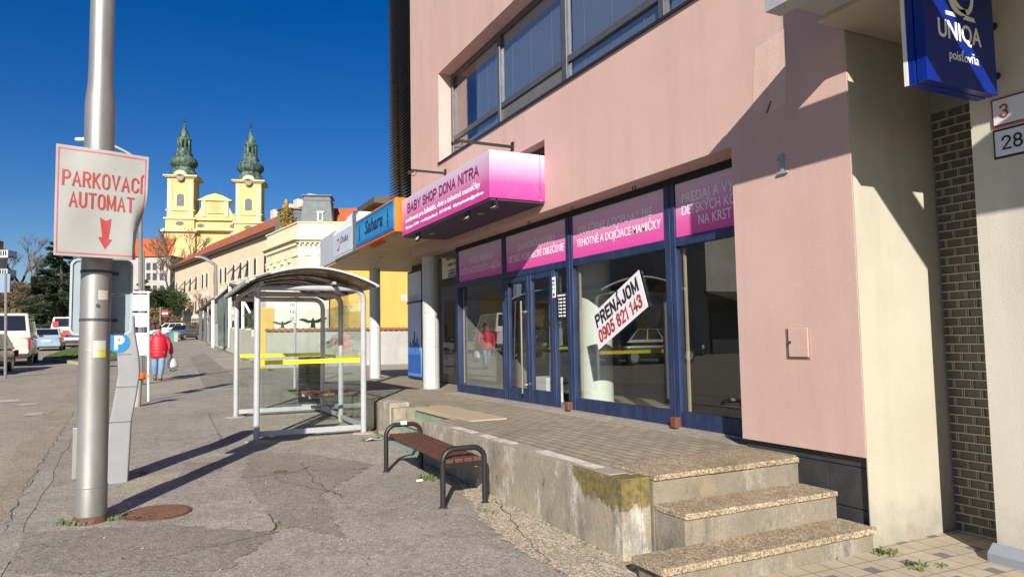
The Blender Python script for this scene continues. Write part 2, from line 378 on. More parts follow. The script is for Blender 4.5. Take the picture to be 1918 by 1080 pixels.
def groundmat(name, c1, c2, c3, big=.5, grit=70, pebble=0):
    m, t, p = nodes(name); p.inputs['Roughness'].default_value = .92; p.inputs['Specular IOR Level'].default_value = .25
    a = ramp(t, noise(t, big, 8, .7), .38, .62); b = ramp(t, noise(t, 2.1, 8, .78), .44, .66)
    col = mix(t, a, c1, c2); col = mix(t, math_(t, 'MULTIPLY', b, .6), col, c3)
    st = ramp(t, noise(t, 1.3, 6, .7, sc=(1.6, .35, 1)), .52, .7)
    col = mix(t, math_(t, 'MULTIPLY', st, .35), col, tuple(x*.62 for x in c1))
    g = noise(t, grit, 3, .8)
    col = mix(t, 1.0, col, ramp(t, noise(t, 9, 7, .8), .32, .68, (.80, .79, .78), (1.14, 1.14, 1.14)), 'MULTIPLY')
    col = mix(t, 1.0, col, ramp(t, g, .34, .66, (.50, .49, .48), (1.42, 1.42, 1.41)), 'MULTIPLY')
    vo = N(t, 'ShaderNodeTexVoronoi'); vo.inputs['Scale'].default_value = 48; t.links.new(N(t, 'ShaderNodeTexCoord').outputs['Object'], vo.inputs['Vector'])
    col = mix(t, math_(t, 'MULTIPLY', ramp(t, vo.outputs['Distance'], .10, .22, (1, 1, 1), (0, 0, 0)), ramp(t, noise(t, 3, 4), .4, .6)), col, (.50, .47, .42))
    g2 = noise(t, 26, 5, .75); col = mix(t, 1.0, col, ramp(t, g2, .32, .68, (.74, .73, .72), (1.2, 1.2, 1.19)), 'MULTIPLY')
    h = math_(t, 'ADD', g, math_(t, 'MULTIPLY', g2, 1.6))
    if pebble:
        v = N(t, 'ShaderNodeTexVoronoi'); v.inputs['Scale'].default_value = pebble
        tc = N(t, 'ShaderNodeTexCoord'); t.links.new(tc.outputs['Object'], v.inputs['Vector'])
        bw = N(t, 'ShaderNodeRGBToBW'); t.links.new(v.outputs['Color'], bw.inputs[0])
        col = mix(t, .75, col, ramp(t, bw.outputs[0], .15, .8, (.48, .38, .26), (1.55, 1.52, 1.46)), 'MULTIPLY')
        h = v.outputs['Distance']
    t.links.new(col, p.inputs['Base Color']); bumpit(t, p, h, .7, .008 if not pebble else .01)
    return m
ASPH = groundmat('pavement_asphalt', (.335, .308, .27), (.41, .38, .335), (.24, .221, .195))
ROADM = groundmat('road_asphalt', (.40, .35, .28), (.34, .30, .245), (.45, .39, .31), .3, 60)
PATCHD = groundmat('dark_asphalt_patch', (.275, .25, .215), (.33, .302, .26), (.21, .192, .166))
PATCHL = groundmat('pale_concrete_patch', (.43, .385, .32), (.38, .345, .29), (.34, .305, .255))
SANDY = groundmat('sandy_gutter', (.42, .355, .27), (.35, .30, .235), (.29, .255, .21), 1.2)
AGG = groundmat('exposed_aggregate', (.50, .445, .38), (.43, .385, .33), (.55, .495, .43), 1.5, 80, 90)
STEPAGG = groundmat('step_aggregate', (.36, .305, .225), (.43, .375, .29), (.27, .225, .16), 1.5, 90, 110)
EARTH = groundmat('dry_earth', (.19, .165, .11), (.13, .13, .06), (.24, .20, .14), .08, 8)

def concretewall(name, moss=True, wh=.85, dk_=1.0):
    m, t, p = nodes(name); p.inputs['Roughness'].default_value = .93; p.inputs['Specular IOR Level'].default_value = .2
    a = ramp(t, noise(t, 1.8, 8, .7), .36, .64)
    col = mix(t, a, (.375, .325, .25), (.27, .24, .19))
    st = ramp(t, noise(t, 2.6, 9, .78, sc=(1.2, 1.2, .5)), .52, .60)
    col = mix(t, math_(t, 'MULTIPLY', st, wh), col, (.56, .53, .47))
    dk = ramp(t, noise(t, 3.4, 8, .78, sc=(1.3, 1.3, .4)), .52, .64)
    col = mix(t, math_(t, 'MULTIPLY', dk, .7), col, (.17, .16, .145))
    wr = ramp(t, noise(t, 2.7, 5, .6), .58, .72)
    col = mix(t, math_(t, 'MULTIPLY', wr, .5), col, (.44, .33, .19))
    if moss:
        ge = N(t, 'ShaderNodeNewGeometry'); s = N(t, 'ShaderNodeSeparateXYZ'); t.links.new(ge.outputs['Position'], s.inputs[0])
        z = N(t, 'ShaderNodeMapRange'); z.inputs[1].default_value = .40; z.inputs[2].default_value = .63; t.links.new(s.outputs[2], z.inputs[0])
        y = N(t, 'ShaderNodeMapRange'); y.inputs[1].default_value = 4.85; y.inputs[2].default_value = 4.3; t.links.new(s.outputs[1], y.inputs[0])
        k = math_(t, 'MULTIPLY', z.outputs[0], y.outputs[0])
        k = math_(t, 'ADD', k, math_(t, 'MULTIPLY', noise(t, 8, 8, .78, sc=(1, 1, .5)), 1.5))
        col = mix(t, math_(t, 'MULTIPLY', ramp(t, k, .92, 1.30), .8), col, mix(t, ramp(t, noise(t, 25, 4), .4, .6), (.20, .15, .02), (.09, .075, .03)))
    f = ramp(t, noise(t, 70, 3, .8), .3, .7, (.80*dk_,)*3, (1.14*dk_,)*3)
    t.links.new(mix(t, 1.0, col, f, 'MULTIPLY'), p.inputs['Base Color'])
    bumpit(t, p, noise(t, 22, 8, .75), .5, .02); return m
CONC = concretewall('stained_concrete')
CONCP = concretewall('plain_concrete', False, .45, .74)
def brickmat(name, c1, c2, mortar, bw, bh, ms, rot=0, rough=.9, off=.5, moss=None):
    m, t, p = nodes(name); p.inputs['Roughness'].default_value = rough
    tc = N(t, 'ShaderNodeTexCoord'); mp = N(t, 'ShaderNodeMapping'); mp.inputs['Rotation'].default_value = (0, 0, rot)
    t.links.new(tc.outputs['Object'], mp.inputs[0])
    b = N(t, 'ShaderNodeTexBrick'); b.inputs['Scale'].default_value = 1; b.inputs['Brick Width'].default_value = bw; b.inputs['Row Height'].default_value = bh
    b.inputs['Mortar Size'].default_value = ms; b.inputs['Mortar Smooth'].default_value = .3; b.offset = off
    b.inputs['Color1'].default_value = rgba(c1); b.inputs['Color2'].default_value = rgba(c2); b.inputs['Mortar'].default_value = rgba(mortar)
    t.links.new(mp.outputs[0], b.inputs['Vector'])
    col = b.outputs['Color']
    if moss: col = mix(t, math_(t, 'MULTIPLY', ramp(t, noise(t, 1.1, 5), .5, .68), .5), col, moss)
    col = mix(t, 1.0, col, ramp(t, noise(t, 5, 6, .7), .3, .7, (.78,)*3, (1.15,)*3), 'MULTIPLY')
    col = mix(t, 1.0, col, ramp(t, noise(t, 90, 3, .8), .3, .7, (.85,)*3, (1.12,)*3), 'MULTIPLY')
    t.links.new(col, p.inputs['Base Color'])
    bumpit(t, p, math_(t, 'MULTIPLY', b.outputs['Fac'], -1.0), .6, .008); return m
TERRPAV = brickmat('terrace_pavers', (.30, .25, .185), (.36, .305, .23), (.11, .10, .075), .21, .105, .007, math.pi/2, moss=(.20, .19, .12))
def pavermat():
    m, t, p = nodes('forecourt_pavers'); p.inputs['Roughness'].default_value = .9
    tc = N(t, 'ShaderNodeTexCoord'); mp = N(t, 'ShaderNodeMapping'); mp.inputs['Rotation'].default_value = (0, 0, rad(2)); t.links.new(tc.outputs['Object'], mp.inputs[0])
    s = N(t, 'ShaderNodeSeparateXYZ'); t.links.new(mp.outputs[0], s.inputs[0])
    U = .17
    fx = math_(t, 'FRACT', math_(t, 'DIVIDE', s.outputs[0], U)); fy = math_(t, 'FRACT', math_(t, 'DIVIDE', s.outputs[1], U))
    ix = math_(t, 'FLOOR', math_(t, 'DIVIDE', s.outputs[0], U)); iy = math_(t, 'FLOOR', math_(t, 'DIVIDE', s.outputs[1], U))
    par = math_(t, 'MODULO', math_(t, 'ABSOLUTE', ix), 2.0); par2 = math_(t, 'MODULO', math_(t, 'ABSOLUTE', iy), 2.0)
    dk = math_(t, 'MULTIPLY', math_(t, 'MULTIPLY', math_(t, 'LESS_THAN', fx, .55), math_(t, 'LESS_THAN', fy, .55)), math_(t, 'MULTIPLY', par, par2))
    ex = math_(t, 'LESS_THAN', math_(t, 'MINIMUM', fx, math_(t, 'SUBTRACT', 1.0, fx)), .022)
    ey = math_(t, 'LESS_THAN', math_(t, 'MINIMUM', fy, math_(t, 'SUBTRACT', 1.0, fy)), .022)
    e = math_(t, 'MAXIMUM', ex, ey)
    col = mix(t, ramp(t, noise(t, 4, 6, .7), .35, .65), (.45, .38, .29), (.37, .315, .24))
    col = mix(t, dk, col, (.16, .155, .15)); col = mix(t, e, col, (.15, .13, .095))
    col = mix(t, 1.0, col, ramp(t, noise(t, 80, 3, .8), .3, .7, (.85,)*3, (1.12,)*3), 'MULTIPLY')
    t.links.new(col, p.inputs['Base Color']); bumpit(t, p, math_(t, 'MULTIPLY', e, -1.0), .5, .006); return m
PAVERS = pavermat()
def mosaicmat():
    m, t, p = nodes('mosaic_tile'); p.inputs['Roughness'].default_value = .35
    ge = N(t, 'ShaderNodeTexCoord'); s = N(t, 'ShaderNodeSeparateXYZ'); t.links.new(ge.outputs['Object'], s.inputs[0])
    an = math_(t, 'ARCTAN2', s.outputs[1], s.outputs[0])
    fa = math_(t, 'FRACT', math_(t, 'MULTIPLY', an, 44/math.pi/2*1.0)); fz = math_(t, 'FRACT', math_(t, 'DIVIDE', s.outputs[2], .0275))
    e = math_(t, 'MAXIMUM', math_(t, 'LESS_THAN', fa, .14), math_(t, 'LESS_THAN', fz, .14))
    col = mix(t, ramp(t, noise(t, 30, 2), .3, .7), (.58, .61, .60), (.48, .51, .51))
    col = mix(t, ramp(t, noise(t, 9, 2), .62, .72), col, (.42, .45, .45))
    t.links.new(mix(t, e, col, (.33, .33, .32)), p.inputs['Base Color']); bumpit(t, p, math_(t, 'MULTIPLY', e, -1.0), .4, .003); return m
MOSAIC = mosaicmat()
X1, Y1, Z1 = Vector((1, 0, 0)), Vector((0, 1, 0)), Vector((0, 0, 1))
# ================================================================== ground, road, pavement
def sheet(name, polys, m, dz, res=None):
    b = MB()
    for P in polys: b.add([(x, y, gz(x, y)+dz) for x, y in P], [list(range(len(P)))])
    return struct(b.build(name, m))
b = MB(); xs = [-400, -200, -100, -60, -40, -20, -10, 0, 10, 20, 40, 60, 100, 200, 400]
ys = [-60, -30, -10, 0, 5, 10, 15, 20, 25, 30, 35, 40, 45, 50, 55, 60, 70, 80, 90, 100, 110, 130, 160, 190, 220, 260, 300, 400, 800, 1500]
b.add([(x, y, gz(x, y)-.03) for y in ys for x in xs], [(j*len(xs)+i, j*len(xs)+i+1, (j+1)*len(xs)+i+1, (j+1)*len(xs)+i) for j in range(len(ys)-1) for i in range(len(xs)-1)])
struct(b.build('ground', EARTH))
def strip(name, left, right, ys, m, dz, h=0):
    b = MB(); n = len(ys)
    vs = []
    for y in ys: vs += [(left(y), y, gz(0, y)+dz), (right(y), y, gz(0, y)+dz)]
    b.add(vs, [(2*i, 2*i+1, 2*i+3, 2*i+2) for i in range(n-1)])
    if h:
        b.add([(left(y), y, gz(0, y)+dz-k) for y in ys for k in (0, h)], [(2*i, 2*i+2, 2*i+3, 2*i+1) for i in range(n-1)])
    return struct(b.build(name, m))
YS = [-8, -4, 0, 2, 4, 6, 8, 10, 12, 15, 17.5, 20, 22.5, 25, 27.5, 30, 33, 36, 40, 44, 48, 52, 56, 60, 66, 72, 80, 90, 100, 110]
kerbx = lambda y: -.86 - .036*y + .018*math.sin(y*2.3) + .012*math.sin(y*5.1)
strip('road', lambda y: -22, lambda y: kerbx(y)+.03, YS, ROADM, -.012)
strip('gutter', lambda y: kerbx(y)-.34-.05*math.sin(y*1.7)-.02*y*.3, lambda y: kerbx(y)-.002, [y/4 for y in range(-16, 100)], SANDY, -.008)
strip('pavement', kerbx, lambda y: 2.9 if y < 18.9 else 4.4, [y/4 for y in range(-32, 100)]+[26, 28, 30, 33, 36, 40, 44, 48, 52, 56, 60, 66, 72, 80, 90, 100, 110], ASPH, .012, .03)
strip('kerb', lambda y: kerbx(y)-.001, lambda y: kerbx(y)+.17, [y/4 for y in range(-16, 300)], ASPH, .0165, .03)
sheet('side_yard', [[(4.4, 18.65), (30, 18.65), (30, 29.7), (4.4, 29.7)]], groundmat('rubble', (.40, .37, .32), (.34, .31, .27), (.45, .42, .37), .8, 50), .012)
def wob(P, n=5, a=.035, seed=1):   # ragged polygon edges
    r = random.Random(seed); out = []
    for i in range(len(P)):
        p, q = P[i], P[(i+1) % len(P)]
        for k in range(n):
            u = k/n; out.append((p[0]+(q[0]-p[0])*u+r.uniform(-a, a), p[1]+(q[1]-p[1])*u+r.uniform(-a, a)))
    return out
def gp(*pts): return [tuple(G(x, y).xy) for x, y in pts]
sheet('aggregate_strip', [wob([(2.86, 3.2), (2.86, 7.6), (2.62, 6.4), (2.35, 5.3), (2.3, 4.6), (2.32, 4.0), (2.45, 3.0)], 16, .035, 3)], AGG, .018)
sheet('asphalt_patch', [wob(gp((700, 870), (560, 850), (470, 850), (455, 895), (520, 985), (640, 1010), (600, 930)), 16, .035, 4)], PATCHD, .0165)
sheet('asphalt_patch', [wob(gp((355, 668), (383, 662), (420, 690), (470, 725), (385, 728), (372, 700)), 3, .03, 5)], PATCHD, .0165)
sheet('asphalt_patch', [wob(gp((345, 868), (425, 866), (420, 880), (380, 892), (345, 884)), 4, .04, 8)], PATCHD, .0165)
sheet('asphalt_patch', [wob(gp((20, 1000), (330, 985), (520, 1000), (420, 1072), (20, 1078)), 18, .04, 9)], PATCHD, .016)
sheet('concrete_patch', [wob(gp((359, 674), (466, 669), (478, 690), (376, 694)), 3, .02, 6)], PATCHL, .0165)
sheet('concrete_patch', [wob(gp((390, 695), (430, 694), (440, 703), (398, 704)), 3, .02, 7)], PATCHL, .0165)
sheet('concrete_patch', [wob(gp((250, 700), (440, 712), (445, 730), (255, 742)), 4, .03, 10)], PATCHL, .0155)
sheet('concrete_patch', [wob(gp((230, 900), (345, 884), (335, 905), (235, 940)), 4, .03, 11)], PATCHL, .0155)
sheet('concrete_patch', [wob(gp((455, 790), (680, 775), (690, 815), (470, 838)), 4, .03, 12)], PATCHL, .0155)
sheet('forecourt', [[(2.88, -1), (5.46, -1), (5.46, 3.49), (2.88, 3.49)]], PAVERS, .018)
b = MB(); r = random.Random(5)     # cracks in the pavement
def crack(pts, wd=.006):
    P = [G(x, y).xy for x, y in pts]; Q = []
    for i in range(len(P)-1):
        n = max(2, int((P[i+1]-P[i]).length/.09))
        for k in range(n): Q.append(P[i].lerp(P[i+1], k/n) + Vector((r.uniform(-.022, .022), r.uniform(-.03, .03))))
    Q.append(P[-1]); vs = []
    for i, q in enumerate(Q):
        d = (Q[min(i+1, len(Q)-1)]-Q[max(i-1, 0)]).normalized(); nn = Vector((-d.y, d.x))*wd*r.uniform(.25, 1)
        for s in (-1, 1):
            p = q+nn*s; vs.append((p.x, p.y, gz(p.x, p.y)+.021))
    b.add(vs, [(2*i, 2*i+1, 2*i+3, 2*i+2) for i in range(len(Q)-1)])
for c in ([(5, 1000), (45, 920), (90, 850), (140, 770)], [(600, 870), (510, 900), (640, 930)], [(565, 868), (590, 905), (640, 935)], [(390, 775), (425, 845)], [(300, 900), (480, 895), (570, 885), (700, 880)],
          [(500, 965), (520, 990), (505, 1000)], [(380, 742), (420, 735)], [(330, 715), (360, 700)], [(930, 940), (1000, 1030), (1050, 1078)], [(250, 850), (140, 870)]):
    crack(c)
struct(b.build('pavement_cracks', mat('crack_dirt', (.06, .05, .04), (.10, .085, .06), 4, .95)))
b = MB(); r = random.Random(9)    # worn white arrows on the road
for (x, y, wx, wy) in ((-3.0, 19.5, .5, .7), (-2.5, 18.4, .45, .5), (-2.1, 16.3, .35, .6), (-4.5, 30, 3.6, .25), (-4.2, 33, 3.8, .22), (-3.8, 36, 3, .25), (-5, 27, 2.6, .2)):
    P = wob([(x-wx/2, y-wy/2), (x+wx/2, y-wy/2+.1), (x+wx/2-.1, y+wy/2), (x-wx/2+.05, y+wy/2)], 5, .06, int(y*3))
    b.add([(p, q, gz(p, q)-.004) for p, q in P], [list(range(len(P)))])
struct(b.build('road_markings', mat('worn_white_paint', (.52, .49, .44), (.34, .30, .25), 5, .8)))
# grass island across the road
P = gp((78, 673), (152, 683), (250, 672), (272, 662), (200, 652), (140, 651))
b = MB(); b.prism([(x, y, gz(x, y)-.02) for x, y in P], (0, 0, .14)); struct(b.build('grass_island_kerb', PATCHL))
b = MB(); c = (sum(p[0] for p in P)/6, sum(p[1] for p in P)/6)
b.prism([(c[0]+(x-c[0])*.97, c[1]+(y-c[1])*.97, gz(x, y)+.10) for x, y in P], (0, 0, .04)); struct(b.build('grass_island', GRASSM))

def blades(spots, h, mname, m, per=26, sp=.12, seed=2):
    b = MB(); r = random.Random(seed)
    for (x, y, z, k) in spots:
        for i in range(int(per*k)):
            a = r.uniform(0, 6.28); d = r.random()**.6*sp*k; px, py = x+d*math.cos(a), y+d*math.sin(a)
            hh = h*r.uniform(.35, 1)*min(1.3, k); wv = r.uniform(.004, .010)*(1+k*.3); t = r.uniform(0, 6.28); dx, dy = math.cos(t), math.sin(t); le = r.uniform(.2, 1.0)*hh
            b.add([(px-dy*wv, py+dx*wv, z), (px+dy*wv, py-dx*wv, z), (px+dy*wv*.7+dx*le*.4, py-dx*wv*.7+dy*le*.4, z+hh*.7), (px-dy*wv*.7+dx*le*.4, py+dx*wv*.7+dy*le*.4, z+hh*.7), (px+dx*le, py+dy*le, z+hh*.85)], [(0, 1, 2, 3), (3, 2, 4)])
    return struct(b.build(mname, m), 'stuff')
sp = []; r = random.Random(11)
def weed(px, py, k, lift=.02): p = G(px, py); sp.append((p.x, p.y, p.z+lift, k))
for a in ((130, 985, .9), (160, 985, .8), (205, 978, .7), (232, 968, .6), (255, 975, .5), (805, 900, 1.2), (790, 898, .8), (830, 908, .7), (688, 827, 1.0), (712, 822, 1.2), (735, 826, .8), (770, 848, .7), (790, 862, .7), (920, 965, .6), (905, 960, .5),
          (1432, 1058, 1.3), (1440, 1052, 1.0), (1650, 1040, 1.0), (1668, 1042, .8), (1610, 1035, .5), (1560, 1048, .5), (1530, 1050, .6), (1715, 1068, .9), (1765, 1065, .5), (1440, 865, .01), (268, 890, .5), (395, 838, .4), (520, 985, .4)): weed(*a)
for i in range(60):
    y = 3.95+i*.066; sp.append((2.79-r.random()*.03, y, gz(0, y)+.018, r.uniform(.08, .3)))
for i in range(140):
    y = 27+i*.5; sp.append((3.78+r.uniform(-.15, .1), y, gz(0, y)+.012, r.uniform(.5, 1.3)))
b2 = MB(); r2 = random.Random(77)
for i in range(260):
    x, y = r2.uniform(-1.2, 2.75), r2.uniform(3.6, 13) if r2.random() < .8 else r2.uniform(3.6, 6)
    if y < 4.0 and x > 2.2: continue
    s_ = r2.uniform(.0025, .007); a_ = r2.uniform(0, 3.14); u_ = Vector((math.cos(a_), math.sin(a_), 0)); b2.k = 0 if r2.random() < .55 else 1
    b2.obox((x, y, gz(x, y)+.019+s_*.4), u_*s_, Vector((-u_.y, u_.x, 0))*s_*.7, Z1*s_*.5)
struct(b2.build('grit', [mat('pale_grit', (.38, .355, .315)), mat('dark_grit', (.09, .075, .055))]), 'stuff')
blades(sp, .06, 'weeds', GRASSM, 20, .10)
sp = []
for i in range(420):
    u, v = r.random(), r.random(); p = Vector(P[0]).lerp(Vector(P[1]), u); q = Vector(P[4]).lerp(Vector(P[3]), u); s = p.lerp(q, v*.8+.1); sp.append((s.x, s.y, gz(s.x, s.y)+.13, 1.6))
blades(sp, .09, 'island_grass', GRASSM, 10, .3, 4)

# ================================================================== terrace with steps
ter = thing('raised_terrace', 'raised shop terrace with stained concrete retaining wall and grey pavers', 'terrace', (4.5, 8, 0))
b = MB()   # retaining wall, near part (Y 4.05-8.15) with end face, far part beyond the far stairs
b.box(2.81, 2.97, 4.05, 8.15, 0, .635); b.box(2.97, 3.05, 4.05, 4.19, 0, .633)
b.box(2.97, 3.5, 8.03, 8.15, 0, .63)
b.build('retaining_wall', CONC, ter, bevel=.008)
b = MB(); b.box(2.98, 3.28, 10.02, 10.62, .1, .70); b.build('pillar', CONC, ter, bevel=.012)
b = MB(); b.box(3.12, 3.25, 10.62, 18.6, .1, .62); b.box(3.0, 3.55, 9.90, 10.02, .1, .635); b.build('far_retaining_wall', CONCP, ter)
b = MB(); P = [(2.97, 4.19), (3.05, 4.19), (3.05, 4.14), (6.9, 4.14), (6.9, 18.6), (3.25, 18.6), (3.25, 10.02), (3.5, 10.02), (3.5, 8.15), (2.97, 8.03)]
b.prism([(x, y, .05) for x, y in P], (0, 0, .585)); b.build('paved_deck', TERRPAV, ter)
b = MB(); r = random.Random(3); y = 4.2
capm = mat('worn_cap_stone', (.36, .32, .26), (.27, .245, .205), 4, .9, 0, .3, 40, fine=.15)
while y < 7.9:
    L = r.uniform(.5, .75); b.k = 0; b.box(2.815, 2.965, y, min(8.0, y+L-.008), .636, .645); y += L
b.build('wall_cap', capm, ter, bevel=.003)
WLN = mat('worn_line_paint', (.66, .63, .57), (.45, .41, .35), 9, .8)
for (y0, y1) in ((4.45, 5.35), (5.85, 6.2), (6.3, 6.55), (6.75, 7.3)):
    b = MB(); Q = wob([(2.85, y0), (2.95, y0), (2.95, y1), (2.85, y1)], 5, .012, int(y0*9)); b.prism([(x, y, .6455) for x, y in Q], (0, 0, .003)); b.build('worn_white_line', WLN, ter)
b = MB(); b.box(4.55, 4.8, 4.66, 12, .636, .642); b.build('threshold_strip', PATCHL, ter)
# near steps (descend towards the camera)
def slabs(bm, x0, x1, y0, y1, z, th=.042):
    rr = random.Random(int(z*1000)); cuts = [x0, x0+(x1-x0)*rr.uniform(.30, .38), x0+(x1-x0)*rr.uniform(.62, .72), x1]
    for a, c in zip(cuts, cuts[1:]): bm.box(a, c-.006, y0+rr.uniform(0, .012), y1, z-th, z-rr.uniform(0, .005))
tr = MB(); ri = MB()
slabs(tr, 3.055, 4.45, 4.0, 4.55, .648); ri.box(3.06, 4.45, 4.03, 4.50, .05, .605)
slabs(tr, 3.055, 4.47, 3.68, 4.03, .45); ri.box(3.06, 4.47, 3.71, 4.025, .04, .407)
slabs(tr, 2.63, 4.49, 3.39, 3.71, .25, .046); ri.box(2.68, 4.47, 3.42, 3.705, .02, .203)
tr.build('step_tread', STEPAGG, ter, bevel=.008); ri.build('step_riser', CONCP, ter, bevel=.006)
# far steps (descend towards the street)
tr = MB(); ri = MB()
GRN = mat('green_riser_paint', (.16, .27, .22), (.24, .30, .25), 5, .8)
tr.box(3.28, 3.75, 7.75, 9.78, .60, .648); tr.box(3.02, 3.34, 8.15, 9.90, .435, .478); tr.box(2.80, 3.08, 8.15, 9.98, .285, .325)
ri.box(3.31, 3.5, 8.15, 9.9, .1, .60); ri.box(3.05, 3.33, 8.15, 9.9, .1, .435); ri.box(2.83, 3.07, 8.15, 9.98, .1, .285)
tr.build('step_tread', mat('step_aggregate_pale', (.46, .38, .25), (.38, .31, .20), 60, .9, 0, .5, 90), ter, bevel=.006); ri.build('step_riser', GRN, ter)

# ================================================================== pink office building with the shopfront
off = thing('office_building', 'pink rendered office building with navy shopfront and blinded window band', 'building', (4.5, 8, .64))
b = MB()
def wy(y0, y1, z0, z1, x0=4.5, x1=4.75): b.box(x0, x1, y0, y1, z0, z1)
wy(3.47, 4.66, .71, 4.79, 4.5, 4.9)
wy(4.66, 8.03, 3.25, 4.79, 4.5, 4.86); wy(8.03, 9.2, 3.25, 3.98, 4.5, 4.86); wy(8.03, 9.2, 4.2, 4.79); wy(9.2, 13.55, 3.25, 4.79, 4.5, 4.86)
wy(3.47, 4.2, 4.79, 6.45); wy(11.95, 13.55, 4.79, 6.45); wy(3.47, 13.55, 6.45, 11.5)
b.box(4.75, 10, 13.3, 13.55, 3.25, 11.5); b.box(4.75, 10, 3.47, 3.7, 3.9, 11.5); b.box(4.75, 10, 3.7, 13.3, 11.2, 11.5)
b.build('wall', PINK, off)
b = MB()
b.box(4.56, 4.9, 3.47, 4.66, .0, .708); b.build('plinth', DARKTILE, off)
b = MB()
for (y0, y1, z0, z1) in ((3.48, 3.9, .63, .70), (3.905, 4.3, .63, .70), (4.305, 4.66, .63, .70), (3.48, 3.83, .33, .622), (3.835, 4.25, .33, .622), (4.255, 4.66, .33, .622), (3.48, 3.98, .02, .322), (3.985, 4.3, .02, .322)): b.box(4.548, 4.558, y0, y1, z0, z1)
b.build('plinth_tiles', DARKTILE, off, bevel=.002)
# shopfront frame
GX = 4.80
b = MB()
for (y0, y1) in ((11.86, 11.95), (9.90, 9.96), (9.97, 10.03), (7.90, 7.96), (7.97, 8.06), (5.83, 5.90), (5.91, 6.0), (4.66, 4.90)): b.box(GX, GX+.09, y0, y1, .645, 3.22)
b.box(GX+.005, GX+.085, 4.90, 5.83, .645, .82); b.box(GX+.005, GX+.085, 6.0, 7.90, .645, .82); b.box(GX+.005, GX+.085, 10.03, 11.86, .645, .80)
for (y0, y1) in ((4.90, 5.83), (6.0, 7.90), (8.06, 9.90), (10.03, 11.86)): b.box(GX+.003, GX+.08, y0, y1, 2.52, 2.615)
b.box(GX+.003, GX+.08, 8.39, 8.44, .645, 2.52)
b.build('shopfront_frame', NAVY, off, bevel=.006)
b = MB(); b.box(GX-.004, GX+.1, 4.66, 11.95, 3.175, 3.249); b.build('frame_head', mat('black_head_trim', (.006, .006, .012)), off)
b = MB(); b.box(GX-.03, GX+.0, 4.66, 11.95, .642, .665); b.build('frame_sill', mat('grey_sill', (.30, .28, .26), (.24, .22, .2), 8), off)
# printed transom panels with their lettering
def panel(y0, y1, lines):
    b = MB(); b.box(GX+.02, GX+.04, y0, y1, 2.618, 3.172); o = b.build('transom_panel', TRANSGRAD, off)
    for (txt, yc, z, cap, wd) in lines: lettering(txt, (GX+.02, yc, z), -Y1, Z1, cap, WHITEL, o, width=wd, bold=.004, thick=.002)
    return o
panel(10.035, 11.855, [('KOČÍKY-ŠPORTOVÉ', 10.86, 2.90, .105, .95), ('KOČÍKY-AUTOSEDAČKY-VAJÍČKA', 10.93, 2.735, .105, 1.68)])
panel(8.065, 9.895, [('ZAVINOVAČKY-FUSAKY', 8.92, 2.915, .10, 1.12), ('DETSKÉ, KOJENECKÉ OBLEČENIE', 8.97, 2.755, .10, 1.68)])
panel(6.005, 7.895, [('OBLEČENIE A DOPLNKY PRE', 6.98, 2.915, .10, 1.52), ('TEHOTNÉ A DOJČIACE MAMIČKY', 6.94, 2.755, .10, 1.72)])
panel(4.905, 5.825, [('PREDAJ A VYŠÍVANIE', 5.12, 2.955, .10, 1.20), ('DETSKÝCH KOŠIEĽOK', 5.15, 2.83, .10, 1.16), ('NA KRST', 5.25, 2.70, .10, .46)])
# display panes
def pane(y0, y1, z0=.82, z1=2.52, name='display_pane'):
    b = MB(); b.box(GX+.035, GX+.043, y0, y1, z0, z1); b.build(name, SHOPGLASS, off)
pane(4.90, 5.83); pane(6.0, 7.90);
b = MB(); b.prism([(GX+.014, 10.03, .80), (GX+.083, 11.86, .80), (GX+.083, 11.86, 2.52), (GX+.014, 10.03, 2.52)], (.008, 0, 0)); b.build('display_pane', SHOPGLASS, off)
pane(8.06, 8.39, .86)
beige = mat('beige_seal', (.42, .32, .20))
for y in (11.83, 10.045, 7.87, 6.03, 5.80): b = MB(); b.box(GX+.086, GX+.11, y-.012, y+.012, .82, 2.5); b.build('inner_bead', beige, off)
# doors
for (y0, y1, hy) in ((9.16, 9.895, 9.24), (8.445, 9.15, None)):
    d = MB(); d.box(GX+.002, GX+.062, y0, y0+.085, .655, 2.515); d.box(GX+.002, GX+.062, y1-.085, y1, .655, 2.515)
    d.box(GX+.004, GX+.06, y0+.085, y1-.085, .655, .86); d.box(GX+.004, GX+.06, y0+.085, y1-.085, 2.44, 2.515)
    o = d.build('door', NAVY, off, bevel=.006)
    p = MB(); p.box(GX+.03, GX+.037, y0+.085, y1-.085, .86, 2.44); p.build('door_pane', SHOPGLASS, o)
    if hy:
        h = MB(); h.tube([(GX-.07, hy, .80), (GX-.07, hy, 2.14)], .016, 10)
        for z in (.92, 1.98): h.tube([(GX-.07, hy, z), (GX+.01, hy, z)], .013, 8); h.tube([(GX-.01, hy, z), (GX+.004, hy, z)], .024, 10)
        h.build('handle', mat('brushed_steel', (.6, .58, .54), None, rough=.25, metal=.9), o, smooth=True)
BLK = mat('brown_block', (.17, .055, .03), (.12, .04, .02), 12, .8)
for y in (8.0, 5.87): b = MB(); b.box(GX-.075, GX-.002, y-.045, y+.045, .655, .765); b.build('door_stop', BLK, off, bevel=.01)
b = MB(); b.box(GX-.006, GX-.001, 8.34, 8.42, 2.14, 2.42); o = b.build('notice', WHITEL, off)
b = MB(); b.box(GX-.009, GX-.006, 8.355, 8.405, 2.16, 2.20); b.build('notice_print', REDL, o)
for i, (z, t) in enumerate(((2.36, 'OTVORENÉ'), (2.31, 'PO - PIA'), (2.25, '9 - 17'))): lettering(t, (GX-.006, 8.38, z), -Y1, Z1, .018, BLACKL, o, width=.06)
